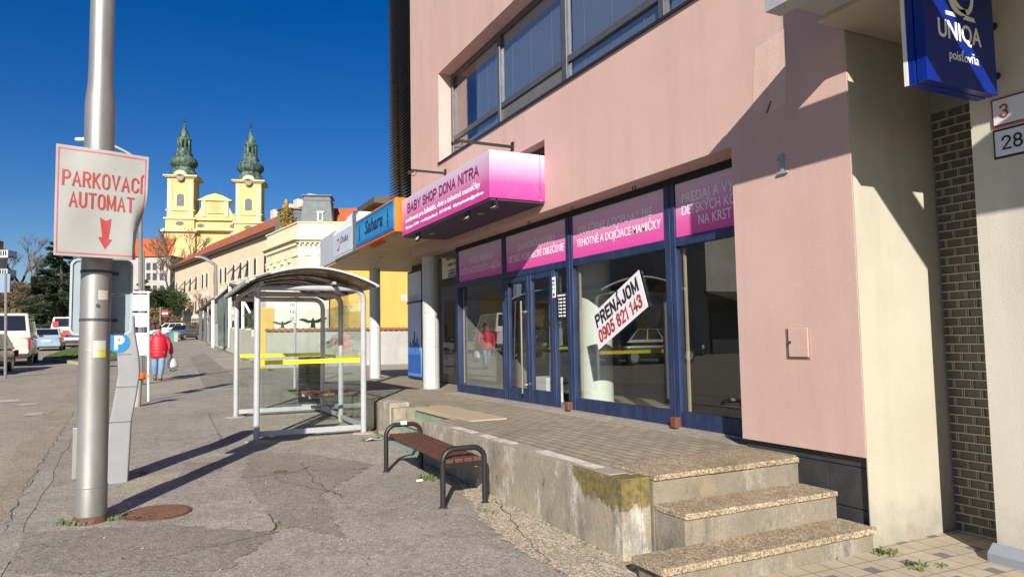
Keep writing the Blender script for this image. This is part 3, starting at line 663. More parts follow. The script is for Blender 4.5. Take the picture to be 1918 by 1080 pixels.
hrs = MB(); hrs.box(GX+.026, GX+.030, 8.10, 8.36, 1.82, 2.2); o = hrs.build('opening_hours_sheet', mat('dark_vinyl', (.01, .01, .012)), off)
lettering('OTVÁRACIE HODINY', (GX+.026, 8.23, 2.15), -Y1, Z1, .022, WHITEL, o, width=.22)
for i, t in enumerate(('PO 9:00 - 17:00', 'UT 9:00 - 17:00', 'ST 9:00 - 17:00', 'ŠT 9:00 - 17:00', 'PI 9:00 - 17:00', 'SO 9:00 - 12:00')): lettering(t, (GX+.026, 8.22, 2.10-.045*i), -Y1, Z1, .024, WHITEL, o, width=.18)
# interior
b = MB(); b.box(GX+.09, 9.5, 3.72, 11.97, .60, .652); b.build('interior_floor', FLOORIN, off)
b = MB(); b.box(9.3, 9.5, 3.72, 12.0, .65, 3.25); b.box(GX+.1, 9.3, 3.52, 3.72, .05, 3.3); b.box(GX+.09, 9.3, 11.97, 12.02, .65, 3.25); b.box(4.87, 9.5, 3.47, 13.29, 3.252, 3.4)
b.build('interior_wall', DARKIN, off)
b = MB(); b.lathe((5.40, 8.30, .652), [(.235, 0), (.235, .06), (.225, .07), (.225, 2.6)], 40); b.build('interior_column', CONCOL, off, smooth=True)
b = MB(); b.box(5.02, 5.3, 9.05, 9.5, .655, 1.02); b.build('interior_cabinet', mat('white_board', (.7, .7, .68)), off, bevel=.005)
# entrance recess beside the shopfront
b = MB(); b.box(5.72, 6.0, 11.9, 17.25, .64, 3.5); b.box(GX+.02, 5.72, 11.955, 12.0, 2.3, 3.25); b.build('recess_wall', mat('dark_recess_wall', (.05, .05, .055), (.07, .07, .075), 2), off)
d = MB(); d.box(5.66, 5.72, 14.08, 14.95, .65, 2.75); o = d.build('side_door', mat('dark_door', (.03, .032, .036), None, rough=.4), off)
p = MB(); p.box(5.645, 5.66, 14.2, 14.83, .85, 2.45); p.build('door_pane', SHOPGLASS, o)
h = MB(); h.tube([(5.61, 14.16, 1.6), (5.61, 14.28, 1.6)], .012, 8); h.box(5.61, 5.65, 14.15, 14.17, 1.59, 1.61); h.build('handle', CHROME, o)
d = MB(); d.box(5.67, 5.71, 14.08, 14.95, 2.95, 3.72); o = d.build('tenant_board', WHITEM, off)
lettering('kt.Oros', (5.67, 14.30, 3.34), -Y1, Z1, .19, BLACKL, o, width=.78, bold=.01)
lettering('ateliér Oros', (5.67, 14.30, 3.2), -Y1, Z1, .07, REDL, o, width=.5)
for i in range(3): lettering(('projekty', 'kt.oros@mail.sk', '0903 124 568')[i], (5.67, 14.34, 3.10-.06*i-.02), -Y1, Z1, .04, BLACKL, o, width=.4)
# upper window band
WX = 4.75
wf = MB()
for (y0, y1, z0, z1) in ((4.2, 11.95, 4.80, 4.86), (4.2, 11.95, 6.38, 6.449)): wf.box(WX, WX+.08, y0, y1, z0, z1)
for y, hw in ((11.90, .05), (9.90, .045), (7.88, .06), (5.86, .045), (4.25, .05)): wf.box(WX-.012, WX+.085, y-hw, y+hw, 4.86, 6.38)
wf.box(WX+.004, WX+.08, 4.3, 11.85, 5.20, 5.29)
win = wf.build('window_band', mat('dark_grey_window_frame', (.085, .088, .10), (.11, .115, .13), 6, .4, .2), off, bevel=.006)
g = MB()
for (y0, y1) in ((9.945, 11.85), (7.94, 9.855), (5.905, 7.82), (4.3, 5.815)): g.box(WX+.03, WX+.037, y0, y1, 5.29, 6.38)
for (y0, y1) in ((9.945, 11.85), (5.905, 7.82), (4.3, 5.815)): g.box(WX+.03, WX+.037, y0, y1, 4.86, 5.20)
g.build('window_pane', WINGLASS, win)
g = MB(); g.box(WX+.03, WX+.045, 7.94, 9.855, 4.86, 5.20); g.build('infill_panel', mat('grey_infill', (.16, .155, .15), (.13, .125, .12), 2, .5), win)
bl = MB()
for (y0, y1, zb) in ((9.97, 10.95, 4.9), (8.0, 9.83, 5.31), (5.93, 7.78, 4.9), (4.32, 5.78, 4.9)):
    z = 6.36
    while z > zb:
        bl.obox((WX+.075, (y0+y1)/2, z), (.006, 0, -.0125), (0, (y1-y0)/2, 0), (.0006, 0, .0003)); z -= .024
    for k in range(3): y = y0+(y1-y0)*(k+.5)/3; bl.box(WX+.056, WX+.058, y-.004, y+.004, zb, 6.36)
bl.build('venetian_blind', mat('blind_slat', (.36, .42, .50), None, rough=.5), win)
g = MB(); g.box(5.4, 5.5, 3.8, 13.2, 4.6, 6.6); g.box(4.76, 5.4, 3.8, 13.2, 6.46, 6.6); g.box(4.76, 5.4, 3.8, 13.2, 4.6, 4.78); g.build('room_wall', mat('room_beige', (.42, .36, .29)), off)
g = MB(); g.box(4.47, 4.76, 4.2, 11.97, 4.765, 4.792); g.build('window_sill', mat('dark_sill', (.035, .04, .06), None, rough=.35, metal=.4), off)
g = MB(); g.box(4.66, 4.70, 8.03, 9.2, 3.98, 4.2); g.build('small_window', GLASSD, off)
# meter cabinet door set into the pier, louvre screen
g = MB(); g.box(4.492, 4.502, 3.91, 4.13, 1.40, 1.64)
md = g.build('meter_recess', mat('recess_brown', (.30, .16, .12)), off)
g = MB(); g.box(4.478, 4.491, 3.91, 4.10, 1.415, 1.64); g.build('meter_door', PINK, md, bevel=.004)
P_ = wob([tuple(onX(x, y, 4.5)[1:]) for x, y in ((1412, 95), (1470, 52), (1476, 190), (1445, 214), (1412, 205))], 5, .012, 21)
g = MB(); g.prism([(4.4995, y, z) for y, z in P_], (-.003, 0, 0)); g.build('repair_patch', plaster('patch_plaster', (.66, .49, .43), (.62, .45, .39)), off)
q0, q1 = onX(1445, 190, 4.5), onX(1438, 212, 4.5); g = MB(); g.tube([q0-X1*.008, q1-X1*.012], .006, 6); g.build('rusty_hook', RUST, off)
for px, py in ((1072, 338), (992, 402), (1190, 343)):
    q = onX(px, py, 4.66); g = MB(); g.tube([(4.66, q.y, 3.25), (4.66, q.y, 3.19)], .006, 6); g.tube([(4.66, q.y+.05, 3.25), (4.66, q.y+.05, 3.205)], .006, 6); g.bar((4.66, q.y, 3.2), (4.66, q.y+.05, 3.2), .008); g.build('soffit_hook', BLACKM, off)
g = MB(); g.tube([(4.477, 4.08, 1.53), (4.470, 4.08, 1.53)], .012, 8); g.build('lock', RUST, md)
g = MB(); z = 4.2
while z < 11.6:
    g.obox((4.60, 14.36, z), (.075, 0, .03), (0, .81, 0), (-.003, 0, .006)); z += .068
for y in (13.7, 14.35, 15.0): g.box(4.70, 4.76, y-.03, y+.03, 4.1, 11.6)
lv = g.build('louvre_screen', LOUVRE, off)
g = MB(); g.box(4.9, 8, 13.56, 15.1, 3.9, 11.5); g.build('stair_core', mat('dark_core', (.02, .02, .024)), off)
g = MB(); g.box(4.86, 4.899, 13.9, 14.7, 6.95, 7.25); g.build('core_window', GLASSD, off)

# ================================================================== canopy block with shop signs
can = thing('shop_canopy', 'long flat canopy with boarded soffit running along the shops on columns', 'canopy', (4.6, 13, 3.4))
b = MB()
y = 12.0
while y < 18.6:
    b.box(3.72, 6.6, y, min(18.6, y+.208), 3.455, 3.475); y += .24
b.build('soffit_boards', SOFFIT, can)
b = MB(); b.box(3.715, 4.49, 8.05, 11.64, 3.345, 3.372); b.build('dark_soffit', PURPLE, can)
b = MB(); b.box(3.74, 6.6, 11.7, 18.6, 3.48, 3.9); b.build('canopy_deck', mat('canopy_grey', (.10, .09, .08), (.08, .075, .07), 2), can)
b = MB(); b.box(3.700, 3.735, 16.74, 18.62, 3.5, 4.22); b.box(3.735, 6.6, 18.6, 18.63, 3.5, 4.2); b.build('fascia', mat('pale_grey_fascia', (.47, .49, .54), (.43, .45, .50), 3, .5), can)
b = MB(); b.box(3.715, 4.49, 8.04, 11.64, 3.372, 3.40); b.build('edge_trim', GREYF, can)
for (cx, cy, cr) in ((4.835, 13.40, .165), (5.0, 18.1, .14)):
    b = MB(); b.lathe((cx, cy, .636), [(cr, 0), (cr, 2.83)], 40)
    b.build('column', MOSAIC, can, smooth=True)
for (sx, sy) in ((4.0, 9.0), (4.0, 11.0), (4.6, 13.0), (4.4, 15.4)):
    b = MB(); b.lathe((sx, sy, 3.335 if sy < 11.7 else 3.445), [(.05, 0), (.055, .012)], 14); b.build('downlight', GREYF, can)
SGN = 'shop signs on the canopy front'
s = thing('shop_sign', 'pink and white box sign reading BABY SHOP DONA NITRA above the shop', 'sign', (4.1, 9.8, 3.37), SGN)
b = MB(); b.box(3.70, 4.42, 8.03, 11.66, 3.373, 3.985); b.box(4.436, 4.499, 8.035, 11.66, 3.375, 3.985); b.build('sign_box', SIGNGRAD, s, bevel=.004)
block('BABY SHOP DONA NITRA', (3.70, 9.86, 3.715), -Y1, Z1, .165, PLUM, s, 2.98, .20)
lettering('sortiment pre bábätká, deti a tehotné mamičky', (3.70, 9.90, 3.565), -Y1, Z1, .082, WHITEL, s, width=3.12, bold=.02)
lettering('Baby shop - DONA    www.babyshopdona.sk    0911 839 086    babyshopdonanitra@gmail.com', (3.70, 9.83, 3.455), -Y1, Z1, .048, WHITEL, s, width=3.2, bold=.02)
s = thing('shop_sign', 'blue box sign with orange frame reading Sahara', 'sign', (3.9, 13, 3.45), SGN)
b = MB(); b.box(3.60, 4.2, 11.72, 14.45, 3.47, 4.06); b.build('sign_box', ORANGE, s, bevel=.006)
b = MB(); b.box(3.585, 3.60, 11.78, 14.40, 3.51, 4.025); o = b.build('sign_face', BLUEGRAD, s)
lettering('Sahara', (3.585, 13.08, 3.68), -Y1, Z1, .25, mat('deep_blue_letter', (.005, .02, .10)), o, width=1.25, bold=.03, shear=.25)
b = MB()
for yc in (12.12, 14.1):
    prof = [(.05, 3.60), (.02, 3.63), (.045, 3.68), (.02, 3.74), (.05, 3.80), (.015, 3.86), (.02, 3.90), (.004, 3.95)]
    pts = [(3.583, yc+w_, z_) for w_, z_ in prof] + [(3.583, yc-w_, z_) for w_, z_ in prof[::-1]]
    b.prism(pts, (-.003, 0, 0))
for k in range(30):
    yb = 11.85+k*.084; b.prism([(3.583, yb, 4.0), (3.583, yb+.06, 4.0), (3.583, yb+.03, 3.975)], (-.002, 0, 0)); b.prism([(3.583, yb, 3.535), (3.583, yb+.06, 3.535), (3.583, yb+.03, 3.56)], (-.002, 0, 0))
b.build('ornament', mat('navy_ornament', (.008, .05, .16)), o)
b = MB(); b.box(3.70, 3.78, 12.9, 13.7, 3.43, 3.47); b.build('bracket', BINOR, s)
s = thing('shop_sign', 'white peaked box sign with small faded logo beside the Sahara sign', 'sign', (3.9, 15.7, 3.5), SGN)
b = MB(); b.prism([(3.62, 14.5, 3.50), (3.62, 16.7, 3.50), (3.62, 16.7, 4.10), (3.62, 14.72, 4.33), (3.62, 14.5, 4.2)], (.95, 0, 0)); b.build('sign_box', mat('bright_white_box', (.80, .80, .80)), s, bevel=.006)
b = MB(); b.box(3.606, 3.62, 14.85, 16.66, 3.54, 4.05); o = b.build('sign_face', mat('pale_blue_face', (.56, .62, .68), (.48, .55, .62), 1.5, .4), s)
lettering('Oculus', (3.606, 15.55, 3.78), -Y1, Z1, .16, mat('dark_blue_letter', (.03, .06, .16)), o, width=.75, shear=.3)
b = MB(); b.tube([(3.60, 16.1+.12*math.cos(a*.45), 3.78+.13*math.sin(a*.45)) for a in range(2, 13)], .012, 6); b.build('logo_arc', REDL, o)
# lamps
FL = 'floodlights under the pink sign'
def flood(p, tilt, label):
    t = thing('floodlight', label, 'floodlight', p, FL); p = Vector(p)
    a = Vector((math.cos(tilt), 0, -math.sin(tilt))); u = Vector((math.sin(tilt), 0, math.cos(tilt)))
    b = MB(); b.obox(p+Vector((0, 0, -.11)), Y1*.055, u*.04, a*.022); b.build('housing', BLACKM, t, bevel=.004)
    b = MB(); b.obox(p+Vector((0, 0, -.11))-a*.024, Y1*.047, u*.032, a*.004); b.build('lens', mat('lamp_lens', (.62, .60, .55), None, rough=.25), t)
    b = MB(); b.box(p.x-.01, p.x+.01, p.y-.07, p.y-.062, p.z-.12, p.z+.008); b.box(p.x-.01, p.x+.01, p.y+.062, p.y+.07, p.z-.12, p.z+.008); b.box(p.x-.01, p.x+.01, p.y-.061, p.y+.061, p.z, p.z+.008); b.build('bracket', BLACKM, t)
flood((3.80, 8.12, 3.36), 1.2, 'small square floodlight under the near corner of the pink sign')
flood((3.78, 8.95, 3.36), .9, 'small square floodlight second from the near corner of the pink sign')
flood((3.78, 11.05, 3.36), .5, 'small square floodlight under the far end of the pink sign by the orange frame')
for (y, xo, z, lb) in ((8.95, 3.62, 4.33, 'dark wall lamp on a long arm over the pink sign below the window sill'), (11.62, 3.86, 4.53, 'dark wall lamp on an arm above the pink sign beside the louvres')):
    t = thing('wall_lamp', lb, 'wall lamp', (4.5, y, z), 'wall lamps above the pink sign')
    b = MB(); b.bar((4.5, y, z), (xo, y, z), .035); b.box(4.48, 4.4995, y-.035, y+.035, z-.05, z+.07); b.build('arm', BLACKM, t)
    b = MB(); b.obox((xo-.01, y, z-.035), (.05, 0, .02), (0, .03, 0), (-.006, 0, .02)); b.tube([(xo+.1, y, z-.02), (xo+.06, y, z-.09), (xo-.02, y, z-.10)], .007, 6); b.build('lamp_head', BLACKM, t)
# poster stuck on the window
YV = Vector((0, 7.5, 1.85)); A, B, C, D = Vector((0, 7.50, 1.86)), Vector((0, 6.49, 2.34)), Vector((0, 6.34, 1.92)), Vector((0, 7.345, 1.44))
xx = GX+.020
b = MB(); b.prism([(xx, p.y, p.z) for p in (A, B, C, D)], (-.004, 0, 0))
po = b.build('poster', mat('poster_white', (.74, .72, .78)), None, tag=('white tilted for-rent poster reading PRENÁJOM with red phone number on the window', 'poster'))
rt_ = (B-A).normalized(); up_ = (A-D).normalized()
bl_ = lambda u, v: Vector((xx-.004, 0, 0)) + D.lerp(C, u).lerp(A.lerp(B, u), v)
nrm_p = rt_.cross(up_)
def pw(u0, v0):
    return lambda u, v, off: bl_(u0, v0)+rt_*u+up_*v+Vector((-off, 0, 0))
block('PRENÁJOM', None, rt_, up_, .165, BLACKL, po, .97, .205, pw(.5, .54), gap=.32)
block('0905 821 143', None, rt_, up_, .165, REDL, po, .97, .19, pw(.5, .10), gap=.30)
# house digit on pier
D1 = [(-.05, 0), (.05, 0), (.05, .018), (.016, .024), (.016, .16), (-.012, .16), (-.045, .132), (-.045, .116), (-.014, .122), (-.014, .024), (-.05, .018)]
b = MB(); b.prism([(4.478, 4.09-x, 2.885+z) for x, z in D1], (.021, 0, 0)); b.build('house_number', mat('number_grey', (.26, .30, .36), None, rough=.4), None, tag=('small grey metal number 1 fixed on the pink pier', 'house number'))
# blue poster window at the end of recess
t = thing('poster_window', 'tall blue printed poster window with city skyline beyond the round column', 'window', (5.6, 16.7, .66))
b = MB(); b.box(5.60, 5.66, 16.12, 17.22, .66, 3.3); b.build('frame', BLACKM, t)
b = MB(); b.box(5.585, 5.60, 16.17, 17.18, .72, 3.25); b.build('print', POSTERGRAD, t)
b = MB(); b.box(5.575, 5.599, 16.12, 17.22, 2.50, 2.545); b.build('frame_bar', BLACKM, t)
b = MB(); b.box(5.578, 5.584, 16.2, 17.15, .80, 1.25)
for k in range(9):
    y = 16.22+k*.105; h = (.1, .25, .4, .3, .55, .35, .2, .3, .15)[k]; b.box(5.578, 5.584, y, y+.06, 1.25, 1.25+h)
b.build('skyline', mat('poster_blue', (.02, .10, .38)), t)
lettering('SOLIDNÉ', (5.584, 16.68, 2.55), -Y1, Z1, .14, mat('pale_letter', (.5, .55, .65)), t, width=.8)

# ================================================================== insurance building at the right edge
ins = thing('corner_building', 'cream rendered building at the right edge with brick-pattern roller grille', 'building', (5, 2, .06))
b = MB(); b.box(4.504, 5.43, 3.462, 3.4695, .02, 3.82); b.build('cream_wall', CREAM, ins)
b = MB(); b.box(5.0, 5.7, -4, 2.90, .06, 3.82); b.build('white_wall', WHITEP, ins)
b = MB(); b.prism([(5.0, -4, .05), (4.93, -4, .05), (4.93, -4, .13), (5.0, -4, .19)], (0, 6.93, 0)); b.build('base_board', GREYF, ins, bevel=.004)
b = MB(); b.box(4.2, 6, -4, 3.463, 3.825, 5.6); b.build('overhang', CREAM, ins)
b = MB(); b.box(3.656, 3.80, -4, 3.42, 3.775, 4.10); b.box(3.80, 4.195, 3.04, 3.40, 3.85, 4.10); b.box(3.80, 4.195, .3, .66, 3.85, 4.10); b.build('beam', GREYM, ins, bevel=.004)
b = MB(); b.box(5.458, 5.60, 1.5, 3.451, .05, 3.30); sh = b.build('roller_grille', mat('dark_brown_panel', (.105, .088, .058), (.125, .105, .072), 3, .5), ins)
b = MB(); r = random.Random(2); z = .09; k = 0
while z < 3.3:
    b.box(5.444, 5.457, 2.6, 3.451, z-.004, z+.004); y = 2.62+(.065 if k % 2 else 0)
    while y < 3.44:
        b.box(5.446, 5.457, y-.009, y-.005, z+.005, z+.062); b.box(5.446, 5.457, y+.005, y+.009, z+.005, z+.062); y += .13
    z += .067; k += 1
b.build('grille_bars', mat('grille_grey', (.46, .46, .42), (.40, .40, .36), 8, .5), sh)
b = MB(); b.box(5.4305, 5.465, 3.452, 3.4695, .05, 3.3); b.box(5.4305, 5.499, 1.5, 3.4695, 3.302, 3.82); b.build('grille_guide', mat('guide_grey', (.24, .24, .23), None, rough=.5), sh)
t = thing('projecting_sign', 'dark blue lightbox sign reading UNIQA poisťovňa projecting from the wall', 'sign', (4.45, 2.67, 3.07))
BLUE = mat('royal_blue_sign', (.003, .018, .20), (.004, .022, .23), 2, .25)
b = MB(); b.box(4.15, 4.87, 2.64, 2.705, 3.12, 3.82); b.box(4.15, 4.87, 2.715, 2.78, 3.12, 3.82); b.box(4.16, 4.86, 2.705, 2.715, 3.13, 3.81); b.build('lightbox', BLUE, t, bevel=.006)
b = MB(); b.box(4.142, 4.149, 2.76, 2.785, 3.12, 3.82); b.build('edge_strip', WHITEM, t)
lettering('UNIQA', (4.49, 2.64, 3.415), X1, Z1, .115, WHITEL, t, width=.44, bold=.02)
lettering('poisťovňa', (4.52, 2.64, 3.285), X1, Z1, .062, WHITEL, t, width=.30)
b = MB()
def arcband(cx, cz, r0, r1, a0, a1, n=24):
    P = [(cx+r0*math.cos(a0+(a1-a0)*i/n), 2.598, cz+r0*math.sin(a0+(a1-a0)*i/n)) for i in range(n+1)]; Q = [(cx+r1*math.cos(a0+(a1-a0)*i/n), 2.598, cz+r1*math.sin(a0+(a1-a0)*i/n)) for i in range(n+1)]
    for i in range(n): b.prism([P[i], P[i+1], Q[i+1], Q[i]], (0, -.003, 0))
arcband(4.45, 3.66, .085, .125, rad(40), rad(300)); arcband(4.455, 3.665, .105, .135, rad(-50), rad(40))
arcband(4.50, 3.70, .115, .15, rad(160), rad(285))
b.prism([(4.30, 2.598, 3.515), (4.40, 2.598, 3.515), (4.38, 2.598, 3.54), (4.295, 2.598, 3.54)], (0, -.003, 0)); b.prism([(4.47, 2.598, 3.515), (4.60, 2.598, 3.515), (4.585, 2.598, 3.54), (4.50, 2.598, 3.545)], (0, -.003, 0))
b.v = [v+Vector((.065, .04, .05)) for v in b.v]
b.build('emblem', WHITEL, t)
for z in (3.29, 3.63):
    b = MB(); b.tube([(4.87, 2.71, z), (4.995, 2.71, z)], .014, 8); b.tube([(4.955, 2.71, z), (4.998, 2.71, z)], .026, 10); b.build('bracket', mat('blue_black_bracket', (.01, .014, .04)), t)
def plate(z0, z1, border, txt, ink, label, wtxt, y1=2.755, y0=2.36):
    b = MB(); b.box(4.988, 4.999, y0, y1, z0, z1); o = b.build('number_plate', border, None, bevel=.004, tag=(label, 'number plate', 'enamel number plates on the white wall'))
    b = MB(); b.box(4.984, 4.988, y0+.014, y1-.014, z0+.014, z1-.014); b.build('face', mat('enamel_white', (.66, .68, .72), None, rough=.2), o)
    block(txt, (4.984, y1-.055-wtxt/2, z0+.05), -Y1, Z1, .095, ink, o, wtxt, .14)
plate(2.945, 3.138, REDL, '3', REDL, 'white enamel plate with red border and red number 3', .055, y0=2.50)
plate(2.733, 2.928, BLACKL, '2852', BLACKL, 'white enamel plate with black border and number 2852', .27)
# ================================================================== street furniture
def xf(b, M):
    b.v = [M @ v for v in b.v]; return b
# --- steel lamp post in the foreground
pp = Vector((-.49, 6.94, gz(0, 6.94)+.012))
t = thing('lamp_post', 'thick galvanised steel lamp post in the foreground carrying the parking sign', 'lamp post', pp)
b = MB(); b.lathe(pp, [(.121, -.02), (.119, .30), (.117, .31), (.117, 1.0), (.115, 2.0), (.115, 3.50), (.112, 3.56), (.097, 3.70), (.094, 3.9), (.085, 9)], 40); b.build('pole', GALV, t, smooth=True)
b = MB(); b.lathe(pp+Vector((0, 0, .28)), [(.1195, 0), (.1215, .008), (.1195, .016)], 40); b.lathe(pp+Vector((0, 0, 1.40)), [(.1165, 0), (.118, .006), (.1165, .012)], 40); b.build('weld_ring', GALV, t, smooth=True)
b = MB(); b.lathe(pp, [(.135, .0), (.127, .02), (.120, .06)], 30); b.build('rusty_foot', RUST, t, smooth=True)
b = MB(); b.box(pp.x-.138, pp.x-.10, pp.y-.06, pp.y+.04, pp.z+.36, pp.z+.78); b.build('service_door', GALV, t, bevel=.006)
def sticker(name, a0, a1, z0, z1, m, rr=.1175):
    b = MB(); n = 8; vs = []
    for i in range(n+1):
        a = a0+(a1-a0)*i/n
        for z in (z0, z1): vs.append((pp.x+rr*math.sin(a), pp.y-rr*math.cos(a), z))
    b.add(vs, [(2*i, 2*i+2, 2*i+3, 2*i+1) for i in range(n)]); return b.build(name, m, t)
VA = lambda px: math.asin(max(-1, min(1, (px-183)/29.0)))+.07
sticker('sticker', VA(187), VA(205), 1.98, 2.06, mat('cream_sticker', (.55, .53, .46), (.40, .38, .33), 60, .7))
sticker('sticker', VA(180), VA(190), 1.76-.26, 1.90-.26, mat('pale_blue_sticker', (.45, .55, .55), (.5, .5, .48), 40, .6))
sticker('sticker', VA(190), VA(203), 1.78-.22, 1.86-.22, mat('grey_sticker', (.5, .49, .47), None, rough=.6))
sticker('yellow_sticker', VA(181), VA(203), 1.60-.02-.08, 1.66+.03-.08, mat('yellow_paper', (.60, .55, .07), (.5, .46, .06), 20, .7))
b = MB(); a = VA(187); q = Vector((pp.x+.116*math.sin(a), pp.y-.116*math.cos(a), 1.93)); d_ = Vector((math.sin(a), -math.cos(a), 0)); b.tube([q, q+d_*.006], .016, 12); b.build('bolt', mat('dark_bolt', (.12, .12, .12), None, rough=.4, metal=.6), t)
# --- bent parking sign
tl, tr_, br_, bl2 = at(105, 268, 5.60), at(279, 294, 5.92), at(271, 487, 5.94), at(100, 477, 5.60)
nrm_ = (tr_-tl).cross(tl-bl2).normalized()   # towards the viewer
if nrm_.dot(EYEP-tl) < 0: nrm_ = -nrm_
def sgp(u, v, off=0):
    p = bl2.lerp(br_, u).lerp(tl.lerp(tr_, u), v)
    k_ = max(0, min(1, (.66-v)/.42)); bend = max(0, (u-.84)/.16)**1.5 * k_*k_*(3-2*k_)
    p = p - nrm_*(.11*bend) - (tr_-tl).normalized()*(.075*bend*max(0, 1-abs(v-.12)*1.2))
    p = p + nrm_*(.012*math.sin(u*7+1)*math.sin(v*5) + off)
    return p
sg = thing('parking_sign', 'bent white sign with red border reading PARKOVACÍ AUTOMAT and a red down arrow', 'sign', bl2.lerp(br_, .5))
def sgrid(us, vs, off, back=None):
    b = MB(); n = len(vs)
    P = [sgp(u, v, off) for u in us for v in vs]; F = [(i*n+j, (i+1)*n+j, (i+1)*n+j+1, i*n+j+1) for i in range(len(us)-1) for j in range(n-1)]
    b.add(P, F)
    if back is not None:
        m = len(P); Q = [sgp(u, v, back) for u in us for v in vs]; b.add(Q, F)
        ring = [i*n for i in range(len(us))] + [(len(us)-1)*n+j for j in range(1, n)] + [i*n+n-1 for i in range(len(us)-2, -1, -1)] + [j for j in range(n-2, 0, -1)]
        for i in range(len(ring)): a, c = ring[i], ring[(i+1) % len(ring)]; b.f.append([a, c, m+c, m+a]); b.m.append(0)
    return b
lin = lambda a, c, n: [a+(c-a)*i/n for i in range(n+1)]
sgrid(lin(0, 1, 28), lin(0, 1, 24), 0, -.022).build('panel', SIGNW, sg, smooth=True)
bo = MB()
for (u0, u1, v0, v1) in ((.022, .975, .022, .034), (.022, .975, .962, .974), (.022, .036, .034, .962), (.961, .975, .034, .962)):
    q = sgrid(lin(u0, u1, 24 if u1-u0 > .1 else 1), lin(v0, v1, 24 if v1-v0 > .1 else 1), .0022); bo.add(q.v, q.f)
bo.build('border', mat('faded_red', (.46, .07, .08), (.50, .14, .15), 12, .5), sg)
ru, uu = (tr_-tl).normalized(), None
W_, H_ = (tr_-tl).length, (tl-bl2).length
def sw(u0, v0): return lambda u, v, off: sgp(u0+u/W_, v0+v/H_, .002+off)
block('PARKOVACÍ', None, X1, Z1, .128, REDL, sg, .57, .115, sw(.505, .635), gap=.34); block('AUTOMAT', None, X1, Z1, .128, REDL, sg, .465, .115, sw(.50, .445), gap=.34)
b = MB(); Pa = [(-.065, .375), (0, .345), (.062, .37), (.035, .175), (.075, .175), (0, .08), (-.08, .19), (-.032, .19)]
b.add([sgp(.545+x, y, .003) for x, y in Pa], [(0, 1, 7), (1, 3, 7), (1, 2, 3), (6, 7, 5), (7, 3, 5), (3, 4, 5)]); b.build('arrow', REDL, sg)
b = MB(); q0 = sgp(.012, .0, -.03); b.bar(sgp(.02, .01, -.032), sgp(.93, .01, -.032), .03, .02); b.bar(sgp(.02, .99, -.03), sgp(.95, .99, -.03), .02); b.build('back_flange', WHITEM, sg)
b = MB(); b.bar(sgp(.985, .93, -.035), sgp(.992, .70, -.045), .03, .035); b.build('edge_bracket', WHITEM, sg)
for z in (2.55, 2.95): b = MB(); b.lathe(pp+Vector((0, 0, z-pp.z)), [(.1155, -.02), (.120, -.018), (.120, .018), (.1155, .02)], 30); b.build('clamp', GALV, sg)
# --- back of the road sign behind the post
tl2, tr2, bl3 = Vector((-.765, 7.11, 2.345)), Vector((-.24, 7.13, 2.34)), Vector((-.77, 7.11, 1.66))
t = thing('road_sign', 'back of a grey rounded road sign clamped behind the lamp post', 'sign', (-.5, 7.1, 1.7))
def rrect(x0, x1, z0, z1, r, y, n=6):
    P = []
    for cx, cz, a0 in ((x1-r, z0+r, -90), (x1-r, z1-r, 0), (x0+r, z1-r, 90), (x0+r, z0+r, 180)):
        for i in range(n+1): a = rad(a0+90*i/n); P.append((cx+r*math.cos(a), y, cz+r*math.sin(a)))
    return P
x0, x1, z0, z1 = onY(132, 560, 7.1).x, onY(247, 560, 7.1).x, onY(190, 626, 7.1).z, onY(190, 487, 7.1).z
b = MB(); b.prism(rrect(x0, x1, z0, z1, .05, 7.10), (0, .012, 0)); b.build('panel', GREYBACK, t)
b = MB(); R0, R1 = rrect(x0-.006, x1+.006, z0-.006, z1+.006, .055, 7.085), rrect(x0+.012, x1-.012, z0+.012, z1-.012, .045, 7.085); n = len(R0)
b.add(R0+R1+[(p[0], 7.118, p[2]) for p in R0], [(i, (i+1) % n, n+(i+1) % n, n+i) for i in range(n)] + [(i, 2*n+i, 2*n+(i+1) % n, (i+1) % n) for i in range(n)]); b.build('rim', mat('sign_rim', (.36, .40, .42), None, rough=.45), t)
CLM = mat('dark_clamp', (.05, .055, .06), None, rough=.5)
for z in (z0+.12, z1-.12): b = MB(); b.lathe((pp.x, pp.y, z), [(.116, -.012), (.120, -.01), (.120, .01), (.116, .012)], 24); b.box(pp.x+.05, pp.x+.16, 7.05, 7.084, z-.012, z+.012); b.build('clamp', CLM, t)
b = MB(); lx = onY(222, 552, 7.1).x; lz = onY(222, 552, 7.1).z; b.box(lx-.055, lx+.05, 7.096, 7.099, lz-.010, lz+.012); o = b.build('maker_plate', WHITEM, t)
lettering('LAMPAS', (lx-.002, 7.096, lz-.006), X1, Z1, .013, BLACKL, o, width=.085, bold=.02)
# --- parking ticket machine
kp = G(222, 906)
t = thing('parking_meter', 'curved grey parking ticket machine with blue P disc behind the lamp post', 'parking meter', kp)
sc_ = .0064*.915*kp.y/7.8/1.0
sc_ = kp.y*.91/1330.0
prof = [(236, 906), (240, 797), (247, 752), (252, 712), (250, 680), (243, 640), (241, 606)]
rt2 = [(kp.x+(x-222)*sc_, (906-y)*sc_) for x, y in prof]
lf2 = [(x-.20, z) for x, z in rt2]
KY0, KY1 = kp.y+.0, kp.y+.30
b = MB(); poly = [(x, KY0, kp.z+z) for x, z in rt2] + [(x, KY0, kp.z+z) for x, z in lf2[::-1]]
KM = mat('meter_grey', (.29, .295, .31), (.25, .255, .27), 5, .45, .1)
b.prism(poly, (0, .30, 0)); b.build('housing', KM, t, bevel=.012)
b = MB()
for za in (797, 735):
    zz = (906-za)*sc_; x = [q for q in rt2]; xr = rt2[1][0] if za == 797 else rt2[3][0]-.012
    b.box(xr-.21, xr-.004, KY0-.003, KY0+.001, kp.z+zz-.004, kp.z+zz+.004)
